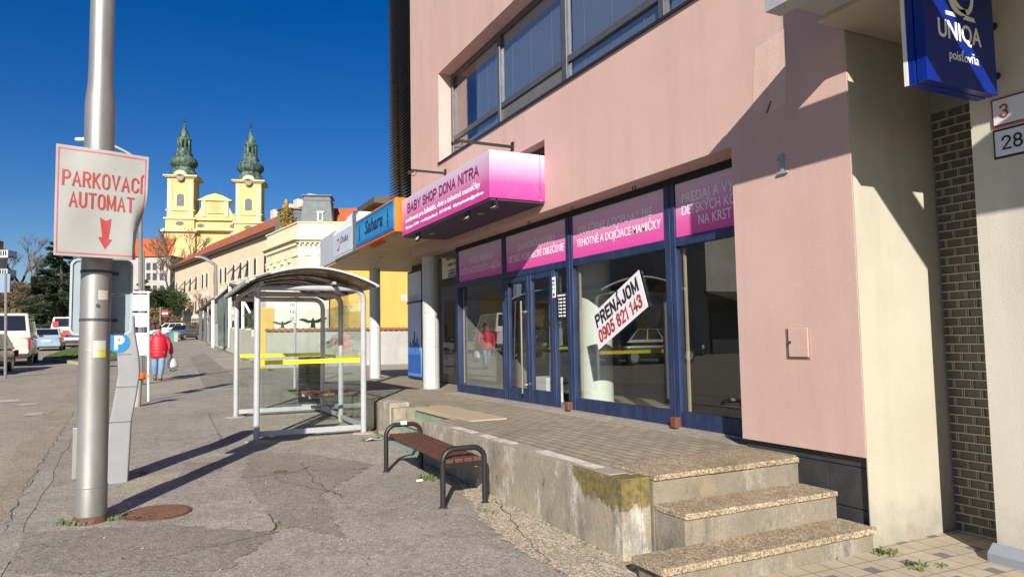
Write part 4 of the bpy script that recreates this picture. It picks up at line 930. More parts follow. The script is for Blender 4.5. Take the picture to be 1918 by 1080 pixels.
b.build('seam', mat('seam_dark', (.10, .10, .11)), t)
pcx, pcz = onY(222, 641, KY0).x, onY(222, 641, KY0).z
b = MB(); n = 40; b.prism([(pcx+.105*math.cos(6.2832*i/n), KY0-.001, pcz+.105*math.sin(6.2832*i/n)) for i in range(n)], (0, -.006, 0)); dsc = b.build('parking_disc', mat('parking_blue', (.02, .20, .52), None, rough=.35), t)
lettering('P', (pcx+.004, KY0-.007, pcz-.068), X1, Z1, .135, WHITEL, dsc, width=.092, bold=.06)
b = MB(); b.box(pcx-.11, pcx+.125, KY0-.0006, KY0+.05, pcz-.13, pcz-.122); b.build('panel_seam', mat('seam_dark2', (.10, .10, .11)), t)
# --- manhole covers
def manhole(px, py, rx, label, grp=None):
    c = G(px, py); c.z += .02; b = MB(); n = 40; R = rx
    b.lathe(c, [(R, -.01), (R, .010), (R*.93, .012), (R*.91, .006)], n)
    k = -R*.85
    while k < R*.85:
        h = math.sqrt((R*.88)**2-k*k); b.box(c.x-h, c.x+h, c.y+k-.009, c.y+k+.009, c.z+.004, c.z+.013); k += .045
    b.v = [v+Z1*(.02*(v.y-c.y)-.008) for v in b.v]
    return b.build('manhole_cover', RUST, None, tag=(label, 'manhole cover', grp))
manhole(295, 963, .27, 'large round rusty ribbed manhole cover at the foot of the lamp post')
manhole(525, 886, .075, 'small round rusty cover in the pavement beyond the bench')
# --- bench
bx0, bx1, by0, by1 = 2.24, 2.64, 5.94, 7.68
t = thing('park_bench', 'backless bench with red brown wooden slats and black tubular frame', 'bench', ((bx0+bx1)/2, 6.8, gz(0, 6.8)))
for y in (by0, by1):
    g0 = gz(0, y)+.015; zt = g0+.50; R = .11; P = [(bx0, y, g0), (bx0, y, zt-R)]
    for i in range(1, 7): a = rad(180-15*i); P.append((bx0+R+R*math.cos(a), y, zt-R+R*math.sin(a)))
    for i in range(0, 7): a = rad(90-15*i); P.append((bx1-R+R*math.cos(a), y, zt-R+R*math.sin(a)))
    P.append((bx1, y, g0)); b = MB(); b.tube(P, .0245, 14); fr = b.build('frame', BLACKM, t, smooth=True)
    b = MB(); b.box(bx0+.02, bx1-.02, y-.02, y+.02, g0+.335, g0+.375); b.build('crossbar', BLACKM, fr, bevel=.004)
    b = MB()
    for x in (bx0, bx1): b.lathe((x, y, g0-.003), [(.045, 0), (.043, .008)], 14)
    b.build('foot_plate', RUST, fr)
    if y == by1: b = MB(); b.tube([(2.40, y-.003, zt+.012), (2.47, y-.003, zt+.012)], .0255, 12); b.build('sticker', WHITEM, fr)
for i in range(4):
    x = bx0+.035+i*.09; b = MB(); g0, g1 = gz(0, by0)+.39, gz(0, by1)+.39
    b.obox((x+.034, (by0+by1)/2, (g0+g1)/2+.016), (.0385, 0, 0), (0, (by1-by0)/2-.004, (g1-g0)/2), (0, 0, .019)); b.build('seat_slat', WOODRED, t, bevel=.008)
# --- bus shelter
sx0, sx1, sy0, sy1 = 1.235, 2.755, 10.62, 13.62
t = thing('bus_shelter', 'glass bus shelter with grey tubular frame, smoked arched roof and yellow strips', 'bus shelter', (2, 12.1, gz(0, 12)))
for y, front in ((sy0, True), (12.12, False), (sy1, True)):
    g0 = gz(0, y)+.01; zt = 2.385; R = .17
    P = [(sx0, y, g0), (sx0, y, zt-.02), (sx0+.03, y, zt)] if front else [(sx0+.03, y, zt)]
    for i in range(0, 8): a = rad(90-90*i/7); P.append((sx1-R+R*math.cos(a), y, zt-R+R*math.sin(a)))
    P.append((sx1, y, g0)); b = MB(); b.tube(P, .043, 14); b.build('frame', GREYM, t, smooth=True)
b = MB(); b.box(sx0+.0, sx0+.05, sy0-.3, sy1+.25, 2.395, 2.45); b.box(sx1-.5, sx1-.45, sy0-.2, sy1+.1, 2.43, 2.47); b.build('roof_rail', GREYM, t, bevel=.006)
arc = []
for i in range(21):
    u = i/20; x = 1.06+u*1.80; arc.append((x, 2.40+.03*(1-u)*0 + .255*math.sin(math.pi*(u*.94+.03))**.9 - .02*u))
ry0, ry1 = 10.25, 13.85
b = MB(); n = len(arc); b.add([(x, y, z+d) for y in (ry0, ry1) for d in (0, .012) for x, z in arc], [(i, i+1, 2*n+i+1, 2*n+i) for i in range(n-1)] + [(n+i, n+i+1, 3*n+i+1, 3*n+i) for i in range(n-1)] + [(i, i+1, n+i+1, n+i) for i in range(n-1)] + [(2*n+i, 2*n+i+1, 3*n+i+1, 3*n+i) for i in range(n-1)])
b.build('roof_sheet', SMOKE, t)
b = MB()
for k in range(5):
    y = ry0+.02+(ry1-ry0-.04)*k/4; b.tube([(x, y, z-.02) for x, z in arc], .018, 6)
b.build('roof_rib', mat('dark_brown_rib', (.035, .028, .025), None, rough=.5), t)
b = MB(); 
for y in (ry0-.004, ry1+.004): b.tube([(x, y, z+.008) for x, z in arc], .014, 6)
b.build('roof_edge', WHITEM, t)
b = MB(); b.bar((1.06, ry0-.02, arc[0][1]+.01), (1.06, ry1+.02, arc[0][1]+.01), .045, .06); b.bar((arc[-1][0]+.012, ry0-.02, arc[-1][1]-.005), (arc[-1][0]+.012, ry1, arc[-1][1]-.005), .05, .04); b.build('eave_profile', GREYM, t, bevel=.006)
b = MB()
for y in (sy0, sy1): g0 = gz(0, y); b.box(sx0+.044, sx1-.044, y-.022, y+.022, g0+.07, g0+.145)
g0 = gz(0, 12); b.box(sx1-.022, sx1+.022, sy0+.045, 12.07, g0+.06, g0+.13); b.box(sx1-.022, sx1+.022, 12.17, sy1-.045, g0+.08, g0+.15); b.build('base_rail', GREYM, t, bevel=.005)
def gl(x0, x1, y0, y1, z0=.42, z1=2.2): b = MB(); b.box(x0, x1, y0, y1, z0, z1); return b.build('glass_pane', SHELGLASS, t)
gl(sx0+.07, sx1-.07, sy0-.004, sy0+.004); gl(sx0+.07, sx1-.07, sy1-.004, sy1+.004); gl(sx1-.004, sx1+.004, sy0+.07, 12.06); gl(sx1-.004, sx1+.004, 12.18, sy1-.07)
b = MB(); b.box(sx0+.06, sx1-.06, sy0-.012, sy0-.006, 1.285, 1.345); b.box(sx0+.06, sx1-.05, sy1-.012, sy1-.006, 1.335, 1.395); b.box(sx1-.014, sx1-.008, sy0+.08, sy1-.08, 1.31, 1.365); b.build('yellow_strip', YSTRIP, t)
def bird(p, r_, u_, s, m, nm):
    p, r_, u_ = Vector(p), Vector(r_), Vector(u_); nn = r_.cross(u_)*.003
    W = [(-1.1, .12), (-1.0, .22), (-.7, .26), (-.35, .10), (-.12, .10), (-.05, .28), (.06, .28), (.12, .10), (.35, .16), (.7, .34), (1.05, .34), (1.12, .22), (.8, .12), (.45, -.10), (.16, -.10), (.20, -.50), (-.2, -.50), (-.14, -.10), (-.45, -.10), (-.8, .05)]
    b = MB(); b.prism([p+r_*x*s+u_*y*s for x, y in W], nn); b.build(nm, m, t)
q = onY(586, 602, sy1); bird((q.x, sy1-.008, q.z), X1, Z1, .235, BLACKL, 'bird_sticker')
q = onY(529, 606, sy1); bird((q.x, sy1-.008, q.z), X1, Z1, .16, mat('grey_bird', (.22, .23, .23)), 'bird_sticker')
b = MB()
for k in range(4): b.box(sx1-.46+k*.105, sx1-.37+k*.105, 12.30, 13.3, .68, .715)
b.build('seat', WOODOR, t, bevel=.005)
b = MB(); b.box(sx1-.46, sx1-.03, 12.45, 12.5, .63, .68); b.box(sx1-.46, sx1-.03, 13.1, 13.15, .63, .68); b.build('seat_bracket', GREYM, t)
b = MB()
for (x, y) in ((sx0, sy0), (sx0, sy1), (sx1, sy0)): b.lathe((x, y, gz(0, y)+.012), [(.17, 0), (.15, .018)], 14)
b.build('footing', PATCHL, t)
# --- litter bin behind the shelter
c = Vector((2.80, 15.0, gz(0, 15.0)+.01)); t = thing('litter_bin', 'black ribbed litter bin behind the bus shelter', 'litter bin', c)
b = MB(); pr = []
for k in range(17): pr += [(.235, .05+k*.055), (.262, .065+k*.055), (.262, .085+k*.055), (.235, .10+k*.055)]
b.lathe(c, pr, 24); b.build('body', mat('black_plastic', (.014, .014, .015), None, rough=.4), t); b = MB(); b.lathe(c, [(.2, 0), (.2, .05)], 16); b.build('base', STONEW, t)
# --- bus stop pole seen through the shelter
c = G(552, 727); t = thing('bus_stop_sign', 'slim bus stop pole with small timetable plate seen through the shelter', 'sign', c)
b = MB(); b.tube([c, c+Z1*3.0], .035, 10); b.build('post', GREYM, t)
b = MB(); zc = onY(548, 575, c.y).z; b.box(c.x-.19, c.x+.01, c.y-.06, c.y-.045, zc-.42, zc+.42); o = b.build('plate', WHITEM, t)
for i, s_ in enumerate(('MHD', '10', '12', '25')): lettering(s_, (c.x-.09, c.y-.06, zc+.2-.18*i), X1, Z1, .08, BLACKL, o, width=.11)
b = MB(); n = 24; zr = zc+.62; b.prism([(c.x-.02+.2*math.cos(6.2832*i/n), c.y-.05, zr+.2*math.sin(6.2832*i/n)) for i in range(n)], (0, -.008, 0)); b.build('round_plate', REDL, t)
# --- information stand, orange bin
c = G(278, 752); t = thing('timetable_stand', 'white framed timetable stand with posted notices beside the pavement', 'notice board', c)
b = MB(); b.tube([c, onY(278, 546, c.y)], .022, 8); xl = onY(245, 600, c.y).x; ztp = onY(278, 547, c.y).z; b.tube([(xl, c.y, onY(245, 660, c.y).z), (xl, c.y, ztp)], .02, 8); b.bar((xl, c.y, ztp), (c.x, c.y, ztp), .04); b.build('frame', WHITEM, t)
for (ya, yb_, nm) in ((552, 582, 'notice'), (586, 612, 'notice'), (623, 665, 'timetable')):
    z1, z0 = onY(262, ya, c.y).z, onY(262, yb_, c.y).z; b = MB(); dx = .08 if nm == 'timetable' else 0; b.box(xl+.03-dx, c.x-.045, c.y-.03, c.y-.02, z0, z1); o = b.build(nm, mat('paper_white', (.66, .68, .72), (.60, .62, .66), 3, .6), t)
    b = MB(); k = 0
    for i in range(1, 5 if nm == 'timetable' else 3):
        z = z1+(z0-z1)*i/5; b.box(xl+.06-dx, c.x-.07, c.y-.033, c.y-.031, z-.006, z+.006)
    b.build('print_lines', mat('print_blue', (.20, .24, .36)), o)
c = G(256, 762); t = thing('orange_bin', 'small grey post with orange litter cap next to the parking meter', 'litter bin', c)
b = MB(); b.tube([c, c+Vector((.02, 0, .58))], .075, 12); b.build('post', mat('grey_beige', (.36, .33, .30), (.30, .28, .26), 5, .7), t, smooth=True)
b = MB(); b.lathe(c+Vector((.03, 0, .56)), [(.10, 0), (.13, .02), (.14, .08), (.09, .14), (.03, .16)], 16); b.box(c.x+.1, c.x+.21, c.y-.06, c.y+.06, c.z+.60, c.z+.65); b.build('cap', BINOR, t, smooth=True)
# --- litter on the pavement
c = G(700, 827); b = MB(); b.add([c+Vector(v) for v in ((-.13, -.02, .025), (-.04, -.06, .05), (.06, -.03, .025), (.13, .0, .045), (.08, .06, .022), (-.03, .05, .055), (-.10, .05, .022))], [(0, 1, 6), (1, 5, 6), (1, 2, 5), (2, 4, 5), (2, 3, 4)]); b.build('paper_litter', mat('white_paper', (.72, .72, .74)), None, tag=('crumpled white paper litter lying by the near foot of the terrace steps', 'litter'))
c = G(786, 905); b = MB(); b.obox(c+Vector((0, 0, .032)), (.03, .01, 0), (-.006, .018, 0), (0, 0, .01)); b.build('cup_litter', WHITEL, None, bevel=.004, tag=('small white scrap of litter lying under the bench', 'litter'))
# --- sign on the far left, street lamps
c = G(10, 707); t = thing('road_sign', 'small grey road sign back on a thin post at the left edge', 'sign', c)
d = (c-EYEP).dot(FW); b = MB(); b.tube([c, at(11, 560, d), at(11, 512, d)], .045, 8); b.build('post', GALV, t)
b = MB(); p0, p1, p2, p3 = at(-14, 511, d), at(19, 513, d), at(18, 547, d), at(-14, 548, d); b.prism([p0, p1, p2, p3], FW*.03); b.build('plate', mat('blue_grey_plate', (.22, .30, .42), (.2, .27, .38), 4), t)
def street_lamp(px, pyb, d, pyt, hx, hy, label):
    bse = at(px, pyb, d); bse.z = gz(bse.x, bse.y); top, head = at(px, pyt, d), at(hx, hy, d)
    t = thing('street_lamp', label, 'street lamp', bse, 'street lamps with curved arms')
    b = MB(); ctr = []
    for i in range(9):
        u = i/8; a = top.lerp(head, u); a.z = top.z + (head.z-top.z)*math.sin(u*math.pi/2) if head.z > top.z else a.z + .08*d*.05*math.sin(math.pi*u); ctr.append(a)
    b.tube([bse, top]+ctr[1:], [.09*d/25]+[.055*d/25]*9, 8); b.build('post', GALV, t, smooth=True)
    dr = (head-top); dr.z = 0; dr.normalize(); b = MB(); b.obox(head, dr*.26, dr.cross(Z1)*.10, Z1*.05); b.build('lamp_head', mat('lamp_head_white', (.6, .6, .58)), t, bevel=.03)
street_lamp(263, 752, 20, 300, 161, 262, 'tall street lamp with curved arm rising behind the parking sign')
street_lamp(404, 640, 70, 497, 371, 481, 'distant street lamp in front of the long ochre building')
c = at(269, 700, 26); c.z = gz(c.x, c.y); b = MB(); t = thing('sign_post', 'thin steel post rising beside the timetable stand', 'post', c); b.tube([c, at(269, 470, 26)], .04, 8); b.build('post', GALV, t)
# ================================================================== vehicles
def car(name, label, cat, loc, yaw, col, L=4.2, W=1.72, H=1.45, belt=.90, cab=(-2.0, 1.15, -1.55, .35), wtop=.60, clear=.22, group=None, plate=True, extra=None, hood=.82):
    t = thing(name, label, cat, loc, group); Mx = Matrix.Translation(Vector(loc)) @ Matrix.Rotation(yaw, 4, 'Z')
    hw = W/2; cm = mat(name+'_paint', col, tuple(c*.86 for c in col), 2, .28, 0, coat=.6, spec=.6)
    st = [(-L/2, .90*hw, clear+.14, belt-.10), (-L/2+.10, .97*hw, clear+.04, belt-.02), (-L/2+.6, hw, clear, belt), (0, hw, clear, belt), (L/2-1.1, hw, clear, hood*belt/.9+.05), (L/2-.25, .95*hw, clear+.03, hood*belt/.9-.10), (L/2, .85*hw, clear+.14, hood*belt/.9-.22)]
    b = MB(); n = 16; V = []
    for (y, h, z0, z1) in st:
        for k in range(n):
            a = 2*math.pi*(k+.5)/n; ca, sa = math.cos(a), math.sin(a); f = lambda v: math.copysign(abs(v)**.42, v)
            V.append((h*f(ca), y, (z0+z1)/2+(z1-z0)/2*f(sa)))
    F = [(i*n+k, i*n+(k+1) % n, (i+1)*n+(k+1) % n, (i+1)*n+k) for i in range(len(st)-1) for k in range(n)] + [tuple(range(n)), tuple(range((len(st)-1)*n, len(st)*n))]
    b.add(V, F); xf(b, Mx); body = b.build('body', cm, t, smooth=True, bevel=0)
    y0, y1, y2, y3 = cab; wb, wt = hw*.965, hw*.965*wtop/.72*.92 if wtop < .7 else hw*wtop
    zb, zt = belt-.06, H
    c8 = [Vector(v) for v in ((-wb, y0, zb), (wb, y0, zb), (wb, y1, zb), (-wb, y1, zb), (-wt, y2, zt), (wt, y2, zt), (wt, y3, zt), (-wt, y3, zt))]
    b = MB(); b.add(c8, [(3, 2, 1, 0), (4, 5, 6, 7), (0, 1, 5, 4), (1, 2, 6, 5), (2, 3, 7, 6), (3, 0, 4, 7)]); xf(b, Mx); b.build('cabin', cm, t, bevel=.05)
    def win(nm, i, j, k, l, u0, u1, v0, v1):
        A, B_, C_, D_ = c8[i], c8[j], c8[k], c8[l]; n_ = (B_-A).cross(D_-A).normalized(); cen = sum(c8, Vector())/8
        if n_.dot(A-cen) < 0: n_ = -n_
        P = [A.lerp(B_, u).lerp(D_.lerp(C_, u), v)+n_*.006 for u, v in ((u0, v0), (u1, v0), (u1, v1), (u0, v1))]
        b = MB(); b.prism(P, n_*.004); xf(b, Mx); b.build(nm, GLASSD, t)
    win('rear_window', 0, 1, 5, 4, .08, .92, .30, .90); win('windscreen', 3, 2, 6, 7, .07, .93, .15, .92)
    for (i, j, k, l) in ((1, 2, 6, 5), (0, 3, 7, 4)):
        win('side_window', i, j, k, l, .06, .34, .25, .9); win('side_window', i, j, k, l, .37, .64, .25, .9); win('side_window', i, j, k, l, .67, .93, .25, .9)
    for s in (-1, 1):
        b = MB(); b.box(s*hw*.94-.10, s*hw*.94+.02, -L/2-.012, -L/2+.12, belt-.34, belt-.08) if H < 1.7 else b.box(s*hw*.93-.07, s*hw*.93+.02, -L/2-.012, -L/2+.1, belt-.55, belt-.05); xf(b, Mx); b.build('rear_lamp', LAMPR, t, bevel=.02)
        b = MB(); b.box(s*hw*.8-.14, s*hw*.8+.10, L/2-.14, L/2+.012, .55, .70); xf(b, Mx); b.build('headlight', CHROME, t, bevel=.02)
        b = MB(); b.obox((s*(hw+.10), cab[1]-.25, belt+.08), (.09, 0, 0), (0, .05, 0), (0, 0, .06)); xf(b, Mx); b.build('mirror', cm, t, bevel=.02)
        for y in (-L/2+.78, L/2-.82):
            b = MB(); pr = [(.31, 0), (.315, .19)]; ax = []
            for dx in (0, .05, .19): pass
            N_ = 22; b.tube([(s*(hw-.185), y, .31), (s*(hw-.01), y, .31)], .31, N_); xf(b, Mx); wh = b.build('wheel', TYRE, t, bevel=.02)
            b = MB(); b.tube([(s*(hw-.02), y, .31), (s*(hw+.004), y, .31)], .20, 16); xf(b, Mx); b.build('rim', CHROME, wh)
    b = MB(); b.box(-hw*.92, hw*.92, -L/2-.035, -L/2+.1, clear+.08, clear+.24); b.box(-hw*.9, hw*.9, L/2-.1, L/2+.03, clear+.06, clear+.24); xf(b, Mx); b.build('bumper', mat('dark_bumper', (.03, .03, .032), None, rough=.5) if H > 1.7 else cm, t, bevel=.03)
    if plate: b = MB(); b.box(-.26, .26, -L/2-.045, -L/2-.012, belt-.33, belt-.22); xf(b, Mx); b.build('number_plate', WHITEM, t)
    if extra: extra(t, Mx, hw)
    return t
PK = 'vehicles parked across the road'
car('van', 'white minibus parked at the left edge with its rear doors lit', 'van', G(32, 686)+Vector((-.6, 2.2, 0)), rad(4), (.62, .60, .54), 4.9, 1.9, 2.25, 1.25, (-2.40, 1.9, -2.28, 1.05), .82, .3, PK, hood=.85)
car('parked_car', 'silver blue hatchback parked between the white van and the ambulance', 'car', G(84, 657)+Vector((0, 2, 0)), rad(2), (.26, .38, .48), 4.1, 1.75, 1.5, .93, (-2.0, 1.1, -1.55, .3), .62, .22, PK)
def ambstripe(t, Mx, hw):
    b = MB(); b.box(-hw*.99, hw*.99, -2.62, -2.585, .95, 1.30); xf(b, Mx); b.build('red_stripe', mat('signal_red', (.70, .06, .03)), t)
    b = MB(); b.box(-hw*.99, hw*.99, -2.62, -2.585, .74, .945); xf(b, Mx); b.build('blue_stripe', mat('ambulance_blue', (.05, .07, .20)), t)
    b = MB(); b.box(-hw*.8, -hw*.42, -2.60, -2.55, 1.55, 1.95); xf(b, Mx); b.build('red_panel', mat('signal_red2', (.60, .04, .05)), t)
    b = MB(); b.obox((0, .5, 2.36), (.5, 0, 0), (0, .12, 0), (0, 0, .07)); xf(b, Mx); b.build('light_bar', mat('light_bar_blue', (.03, .08, .4)), t)
car('ambulance', 'white ambulance with bright red stripe parked by the dark conifer', 'ambulance', G(118, 650)+Vector((.3, 2.5, 0)), rad(-4), (.66, .64, .62), 5.2, 2.1, 2.3, 1.3, (-2.55, 2.0, -2.35, 1.1), .80, .3, PK, plate=False, extra=ambstripe, hood=.85)
car('parked_car', 'dark green grey car cut off by the left edge of the picture', 'car', G(4, 700)+Vector((-.95, .8, 0)), rad(178), (.075, .085, .08), 4.3, 1.75, 1.45, .92, group=PK)
FC = 'cars parked at the far end of the pavement'
def far_car(px, py, d, yaw, col, label, H=1.5):
    p = at(px, py, d); p.z = gz(p.x, p.y); return car('parked_car', label, 'car', p, yaw, col, 4.3, 1.8, H, .95, group=FC)
far_car(318, 626, 84, rad(70), (.60, .60, .60), 'white car standing crosswise at the far end of the pavement', 1.6)
far_car(343, 629, 72, rad(150), (.10, .13, .18), 'dark blue car with a white bonnet beside the green bollards')
far_car(285, 628, 90, rad(60), (.05, .06, .08), 'black car half hidden behind the walking person')
far_car(225, 640, 75, rad(90), (.02, .04, .18), 'deep blue car behind the timetable stand')
# cars that are only seen mirrored in the shop windows
car('parked_car', 'black car parked opposite and mirrored in the right shop window', 'car', (-8.2, 23.5, gz(0, 23)), rad(92), (.015, .015, .018), cab=(-1.75, 1.2, -1.0, .35))
# ================================================================== the walking person
def skin(name, V, E, Rd, m, parent, lvl=2, smooth=True):
    o_ = Vector((0, 0, 0)); p = parent
    while p is not None: o_ += p.location; p = p.parent
    me = bpy.data.meshes.new(name); me.from_pydata([Vector(v)-o_ for v in V], E, []); me.materials.append(m)
    o = bpy.data.objects.new(name, me); COL.objects.link(o); o.parent = parent
    s = o.modifiers.new('skin', 'SKIN'); s.use_smooth_shade = True
    d = me.skin_vertices[0].data
    for i, r_ in enumerate(Rd): d[i].radius = (r_, r_) if not isinstance(r_, tuple) else r_
    d[0].use_root = True
    q = o.modifiers.new('sub', 'SUBSURF'); q.levels = lvl; q.render_levels = lvl
    return o
pb = G(296, 713); pr_ = Vector((RT0.x, RT0.y, 0)); pa = Vector((math.sin(YAW)*1, math.cos(YAW), 0))
fy = (Vector((EYEP.x, EYEP.y, 0))-Vector((pb.x, pb.y, 0))).normalized()   # towards the camera
fx = Vector((-fy.y, fy.x, 0))
J = lambda x, y, z: pb + fx*x + fy*y + Z1*z      # x to the right in the photo, y towards the camera
pt = thing('person', 'person in red padded jacket and blue jeans walking with a white bag', 'person', pb)
SKINM = mat('skin', (.44, .245, .18), (.40, .21, .15), 8, .55); JACK = mat('red_padded_jacket', (.52, .012, .035), (.44, .01, .03), 9, .5, 0, .3, 25, stretch=(1, 1, 4))
JEAN = mat('blue_jeans', (.20, .32, .46), (.15, .25, .38), 9, .85); SHOE = mat('brown_boots', (.07, .04, .03), None, rough=.6); HAIR = mat('dark_brown_hair', (.035, .02, .014), (.06, .035, .025), 20, .6)
ax = [J(0, 0, .86), J(0, .01, 1.05), J(0, .02, 1.28), J(0, .03, 1.38), J(0, .04, 1.44), J(0, .05, 1.52), J(0, .06, 1.58)]
rx = [.15, .155, .16, .09, .055, .085, .08]
V = ax[:]; E = [(i, i+1) for i in range(6)]; Rr = rx[:]
def chain(a, pts, rr):
    for p, q in zip(pts, rr): V.append(p); Rr.append(q); E.append((a, len(V)-1)); a = len(V)-1
    return a
wl = chain(2, [J(.20, 0, 1.30), J(.30, -.02, 1.04), J(.35, .06, .80), J(.355, .08, .74)], [.06, .045, .035, .03])
for k, (dx, dz) in enumerate(((-.02, -.08), (-.007, -.092), (.007, -.088), (.02, -.072))): chain(wl, [J(.355+dx, .09+.004*k, .74+dz*.6), J(.355+dx, .082, .74+dz)], [.0095, .008])
chain(wl, [J(.338, .11, .715), J(.342, .12, .69)], [.0095, .008])
wr = chain(2, [J(-.20, 0, 1.30), J(-.29, -.06, 1.05), J(-.30, .04, .84), J(-.30, .06, .78)], [.06, .045, .035, .03])
for k, (dx, dz) in enumerate(((.02, -.08), (.007, -.092), (-.007, -.088), (-.02, -.072))): chain(wr, [J(-.30+dx, .07+.004*k, .78+dz*.6), J(-.30+dx, .062, .78+dz)], [.0095, .008])
chain(wr, [J(-.285, .09, .755), J(-.288, .10, .73)], [.0095, .008])
chain(0, [J(.09, .02, .80), J(.085, .14, .47), J(.06, .05, .10), J(.065, .16, .04)], [.10, .07, .045, .04])
chain(0, [J(-.09, 0, .80), J(-.09, -.03, .46), J(-.085, -.20, .13), J(-.08, -.10, .04)], [.10, .07, .045, .04])
skin('body', V, E, Rr, SKINM, pt)
b = MB(); nn_ = 24; rings = []
prof_ = [(.70, .19, .15), (.715, .225, .185), (.76, .235, .19), (.86, .25, .195), (.96, .255, .195), (1.06, .25, .19), (1.16, .245, .18), (1.25, .235, .165), (1.32, .20, .14), (1.37, .14, .115), (1.40, .10, .095), (1.455, .085, .085)]
zs_ = []
for i in range(len(prof_)-1):
    for k in range(3): u = k/3; zs_.append(tuple(prof_[i][j]*(1-u)+prof_[i+1][j]*u for j in range(3)))
zs_.append(prof_[-1])
for i, (z, rx_, ry_) in enumerate(zs_):
    q = 1+.028*math.cos(z*6.2832/.095)
    for k in range(nn_): a = 6.2832*k/nn_; b.v.append(J(rx_*q*math.cos(a), .02+ry_*q*math.sin(a), z))
for i in range(len(zs_)-1):
    for k in range(nn_): b.f.append([i*nn_+k, i*nn_+(k+1) % nn_, (i+1)*nn_+(k+1) % nn_, (i+1)*nn_+k]); b.m.append(0)
b.f.append(list(range(nn_))); b.m.append(0)
for s_, P in ((1, [J(.12, .01, 1.31), J(.225, 0, 1.24), J(.30, -.02, 1.06), J(.33, .02, .94), J(.35, .06, .82)]), (-1, [J(-.12, .01, 1.31), J(-.235, 0, 1.24), J(-.31, -.05, 1.06), J(-.31, -.01, .95), J(-.305, .03, .85)])):
    b.tube(P, [.075, .095, .09, .078, .058], 14)
b.build('jacket', JACK, pt, smooth=True)
V, E, Rr = [J(0, .0, .84)], [], [.15]
chain(0, [J(.095, .02, .78), J(.09, .13, .48), J(.062, .05, .14)], [.112, .096, .072]); chain(0, [J(-.095, 0, .78), J(-.095, -.03, .47), J(-.085, -.18, .16)], [.112, .096, .072])
skin('jeans', V, E, Rr, JEAN, pt)
for (x, y, z) in ((.065, .05, 0), (-.08, -.18, .0)): skin('boot', [J(x, y, .17), J(x, y, .07), J(x, y+.10, .045), J(x, y+.17, .04)], [(0, 1), (1, 2), (2, 3)], [.06, .055, .048, .035], SHOE, pt)
skin('hair', [J(0, -.035, 1.53), J(0, -.02, 1.60), J(0, .02, 1.66), J(.065, .03, 1.61), J(-.065, .03, 1.61), J(0, .075, 1.665), J(.07, -.01, 1.54), J(-.07, -.01, 1.54)], [(0, 1), (1, 2), (1, 3), (1, 4), (2, 5), (0, 6), (0, 7)], [.07, .088, .06, .04, .04, .038, .03, .03], HAIR, pt)
b = MB(); b.lathe(J(.03, .135, 1.555), [(.006, 0), (.011, .006), (.006, .013)], 8); b.lathe(J(-.03, .135, 1.555), [(.006, 0), (.011, .006), (.006, .013)], 8); b.build('eye', HAIR, pt)
b = MB(); b.obox(J(0, .14, 1.485), fx*.022, fy*.006, Z1*.005); b.build('mouth', mat('lips', (.30, .09, .08)), pt); skin('nose', [J(0, .13, 1.55), J(0, .15, 1.52)], [(0, 1)], [.012, .016], SKINM, pt)
b = MB(); b.tube([J(.27, .055, 1.22), J(.345, .05, 1.05), J(.385, .1, .84)], .02, 6); b.build('sleeve_stripe', mat('pink_stripe', (.45, .12, .25)), pt)
bg_ = thing('carrier_bag', 'white plastic carrier bag with dark base hanging from the hand of the person', 'bag', J(.38, .1, .28))
skin('bag_body', [J(.355, .09, .70), J(.37, .1, .62), J(.39, .1, .48), J(.40, .1, .36)], [(0, 1), (1, 2), (2, 3)], [(.04, .04), (.15, .12), (.21, .15), (.20, .15)], mat('white_bag', (.74, .74, .73), (.6, .6, .6), 12, .6), bg_)
skin('bag_base', [J(.41, .1, .36), J(.42, .1, .27)], [(0, 1)], [(.20, .14), (.17, .12)], mat('bag_base_brown', (.16, .12, .10)), bg_)
# ================================================================== background buildings
class Facade:           # vertical facade plane through two measured corners (left, right)
    def __init__(s, pl, pr):
        s.a = Vector((pl.x, pl.y, 0)); s.b = Vector((pr.x, pr.y, 0)); s.L = (s.b-s.a).length; s.r = (s.b-s.a)/s.L; s.n = Vector((s.r.y, -s.r.x, 0))
        if s.n.dot(EYEP-s.a) < 0: s.n = -s.n
    def hit(s, x, y):
        r = ray(x, y); t = (s.a-EYEP).dot(s.n)/r.dot(s.n); p = EYEP+r*t; return ((p-s.a).dot(s.r), p.z)
    def P(s, u, z, o=0): q = s.a+s.r*u+s.n*o; return Vector((q.x, q.y, z))
    def box(s, b, u0, u1, z0, z1, o0, o1):
        return b.prism([s.P(u0, z0, o0), s.P(u1, z0, o0), s.P(u1, z1, o0), s.P(u0, z1, o0)], s.n*(o1-o0))
    def arch(s, u, z0, z1, hw, o, n=8):
        return [s.P(u-hw, z0, o), s.P(u+hw, z0, o)] + [s.P(u+hw*math.cos(math.pi*i/n), z1-hw+hw*math.sin(math.pi*i/n), o) for i in range(n+1)]
# --- long ochre building with the red roof
F = Facade(at(328, 500, 112), at(514, 430, 76))
zE = (at(328, 500, 112).z+at(514, 430, 76).z)/2
t = thing('long_building', 'long ochre building with red tiled roof and rows of arched white trimmed windows', 'building', F.P(F.L/2, 2.5))
b = MB(); F.box(b, 0, F.L+2, 1.5, zE, -9, 0); b.build('wall', OCHRE, t)
b = MB(); hr = 3.6
b.add([F.P(-.6, zE, .7), F.P(F.L+2, zE, .7), F.P(F.L+2, zE+hr, -4.5), F.P(3.5, zE+hr, -4.5), F.P(-.6, zE, -9.7), F.P(F.L+2, zE, -9.7)], [(0, 1, 2, 3), (0, 3, 4), (4, 3, 2, 5), (0, 4, 5, 1), (1, 5, 2)])
rf = b.build('roof', TILER, t)
b = MB(); F.box(b, -.6, F.L+2, zE-.35, zE-.02, -.02, .62); b.build('gutter', mat('dark_gutter', (.07, .06, .05)), rf)
